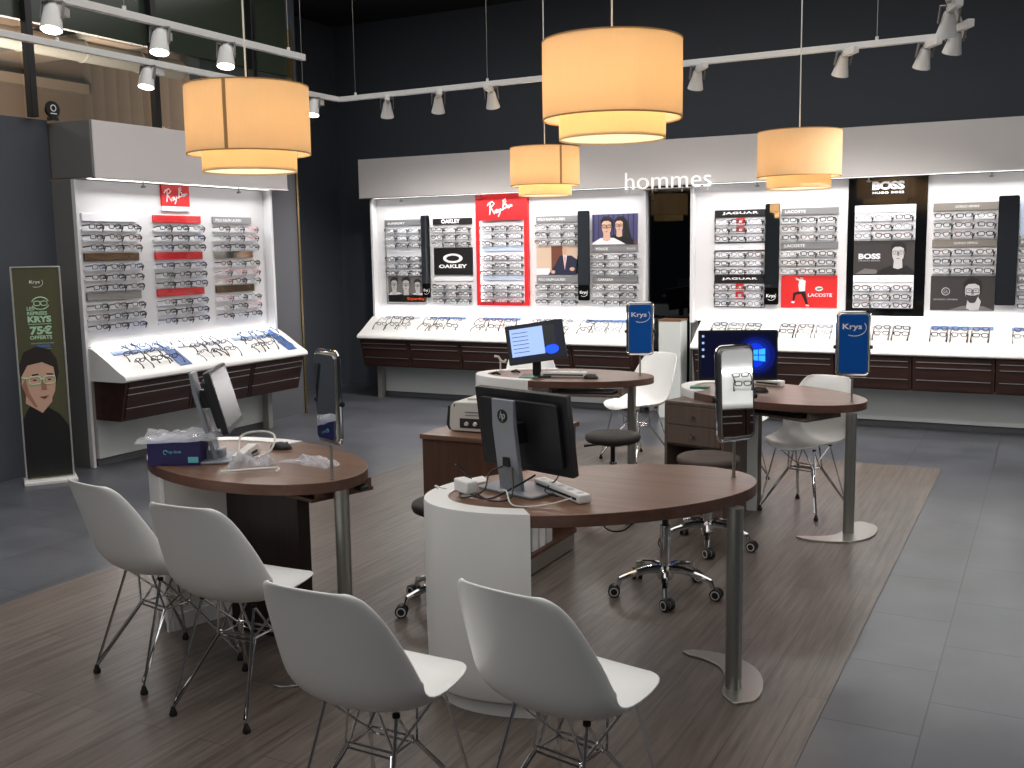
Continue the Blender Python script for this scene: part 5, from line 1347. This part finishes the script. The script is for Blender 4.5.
NP('hair', [(-.075, .812), (-.03, .816), (-.03, .806), (-.075, .80)], fw-.003); NP('hair', [(.025, .816), (.07, .812), (.07, .800), (.025, .806)], fw-.003)
for cx_ in (-.058, .042):
    b.tube([(x, fw-.004, z) for x, z in rrect(.078, .056, .018, 4, cx_, .765)], .0042, M['mint'], 5, closed=True); NP('hair', ell(.012, .006, 10, cx_, .768), fw-.003)
b.tube([(-.10, fw-.004, .782), (-.148, fw-.004, .79)], .0045, M['mint'], 5); b.tube([(-.02, fw-.004, .775), (.004, fw-.004, .775)], .004, M['mint'], 5)
o = b.build('portrait_print', t, smooth=False)
b = MB(LN)
def nt_(s_, x0, x1, z0, z1, m='mint', **k): put_text(b, s_, x0, x1, z0, z1, fw-.001, M[m], **k)
nt_('Krys', -.045, .025, 1.475, 1.505, 'txtwhite', bold=.01)
b.tube([(.0+.045*math.cos(q), fw-.001, 1.488+.034*math.sin(q)) for q in [R(-120+14*i) for i in range(12)]], .0014, M['txtwhite'], 4)
nt_('LES', -.075, -.025, 1.285, 1.312, bold=.03); nt_('REPRISES', -.075, .060, 1.25, 1.277, bold=.03); nt_('KRYS', -.075, .085, 1.195, 1.243, bold=.05)
b.box(-.075, .085, fw-.0014, fw-.001, 1.181, 1.185, M['mint']); nt_('75€', -.065, .085, 1.105, 1.170, bold=.04); nt_('OFFERTS', -.068, .082, 1.07, 1.098, bold=.03)
nt_('SUR VOTRE MONTURE', -.062, .09, 1.035, 1.045); b.box(-.035, .065, fw-.0014, fw-.001, 1.008, 1.028, M['stripblue']); nt_('voir conditions en magasin', -.04, .07, .995, 1.002)
for cx_ in (-.005, .042): b.tube([(x, fw-.001, z) for x, z in rrect(.042, .032, .012, 3, cx_, 1.335)], .0035, M['mint'], 4, closed=True)
for a0, a1 in ((20, 165), (200, 345)):
    b.tube([(.018+.058*math.cos(R(q)), fw-.001, 1.335+.045*math.sin(R(q))) for q in range(a0, a1, 12)], .004, M['mint'], 4)
b.build('lettering', t, smooth=False)

# ------------------------------------------------------------------ lights
def area(loc, rot, sx, sy, e, col=(1, 1, 1), name='area'):
    L_ = bpy.data.lights.new(name, 'AREA'); L_.shape = 'RECTANGLE'; L_.size = sx; L_.size_y = sy; L_.energy = e; L_.color = col
    o = bpy.data.objects.new(name, L_); COL.objects.link(o); o.location = loc; o.rotation_euler = rot; return o
# LED profile under each fascia (back wall: facing down and slightly to the wall)
area((-5.28, 9.73, 2.25), (R(-24), 0, 0), 3.1, .04, 21, (1, .99, .98), 'led_profile')
area((-1.05, 9.73, 2.25), (R(-24), 0, 0), 3.9, .04, 26, (1, .99, .98), 'led_profile')
area((-6.53, 6.68, 2.25), (0, R(24)*-1, 0), .04, 2.0, 13, (1, .99, .98), 'led_profile')
area((2.84, 5.25, 2.25), (0, R(24), 0), .04, 2.6, 26, (1, .99, .98), 'led_profile')
# strip at the foot of the panels
area((-5.28, 9.82, .99), (R(60), 0, 0), 3.1, .02, 6, (1, 1, 1), 'led_profile')
area((-1.05, 9.82, .99), (R(60), 0, 0), 3.9, .02, 8, (1, 1, 1), 'led_profile')
area((-6.64, 6.68, .99), (0, R(-60), 0), .02, 2.0, 5, (1, 1, 1), 'led_profile')
# unseen fill lamps: overhead for ambient, behind the viewer for the chair backs
area((-3.0, 4.0, 4.34), (0, 0, 0), 7.0, 9.0, 285, (1, .975, .95), 'ambient_fill_overhead')
area((-2.2, -2.2, 3.9), (R(52), 0, 0), 6.0, 1.2, 45, (.96, .985, 1), 'ambient_fill_rear')
# unseen fills added to brighten the hall beyond the glass
for x, y in ((-12, 8.5), (-12, 4)):
    area((x, y, 4.6), (0, 0, 0), 2, 2, 150, (1, .9, .75), 'mall_fill')
area((-12, 9, 2.6), (PI, 0, 0), 3, 3, 520, (1, .88, .74), 'mall_fill_up')
w = bpy.data.worlds.new('world'); SC.world = w; w.use_nodes = True
w.node_tree.nodes['Background'].inputs['Color'].default_value = (.05, .055, .06, 1); w.node_tree.nodes['Background'].inputs['Strength'].default_value = .3

# ------------------------------------------------------------------ camera
F = 1030.7; P_, Rr, Yw = .13052, -.0160, -.48275
cy, sy = math.cos(Yw), math.sin(Yw)
Rm = Matrix(((cy, -sy, 0), (0, 0, -1), (sy, cy, 0)))
Pm = Matrix(((1, 0, 0), (0, math.cos(P_), -math.sin(P_)), (0, math.sin(P_), math.cos(P_))))
Qm = Matrix(((math.cos(Rr), -math.sin(Rr), 0), (math.sin(Rr), math.cos(Rr), 0), (0, 0, 1)))
W = Qm @ Pm @ Rm        # world -> camera (right, down, forward)
rt, dn, fw_ = W[0], W[1], W[2]
cm = Matrix(((rt[0], -dn[0], -fw_[0], 0), (rt[1], -dn[1], -fw_[1], 0), (rt[2], -dn[2], -fw_[2], 1.68), (0, 0, 0, 1)))
cd = bpy.data.cameras.new('camera'); cd.sensor_width = 36; cd.lens = F/1024*36; cd.clip_start = .05; cd.clip_end = 100
co = bpy.data.objects.new('camera', cd); COL.objects.link(co); co.matrix_world = cm; SC.camera = co

for o in list(bpy.data.objects):
    if '_o' in o: del o['_o']
    if 'label' in o and o['label'] == '': del o['label']
SC.view_settings.view_transform = 'Standard'; SC.view_settings.look = 'None'; SC.view_settings.gamma = 1
SC.view_settings.use_curve_mapping = False
SC.view_settings.exposure = 0.0
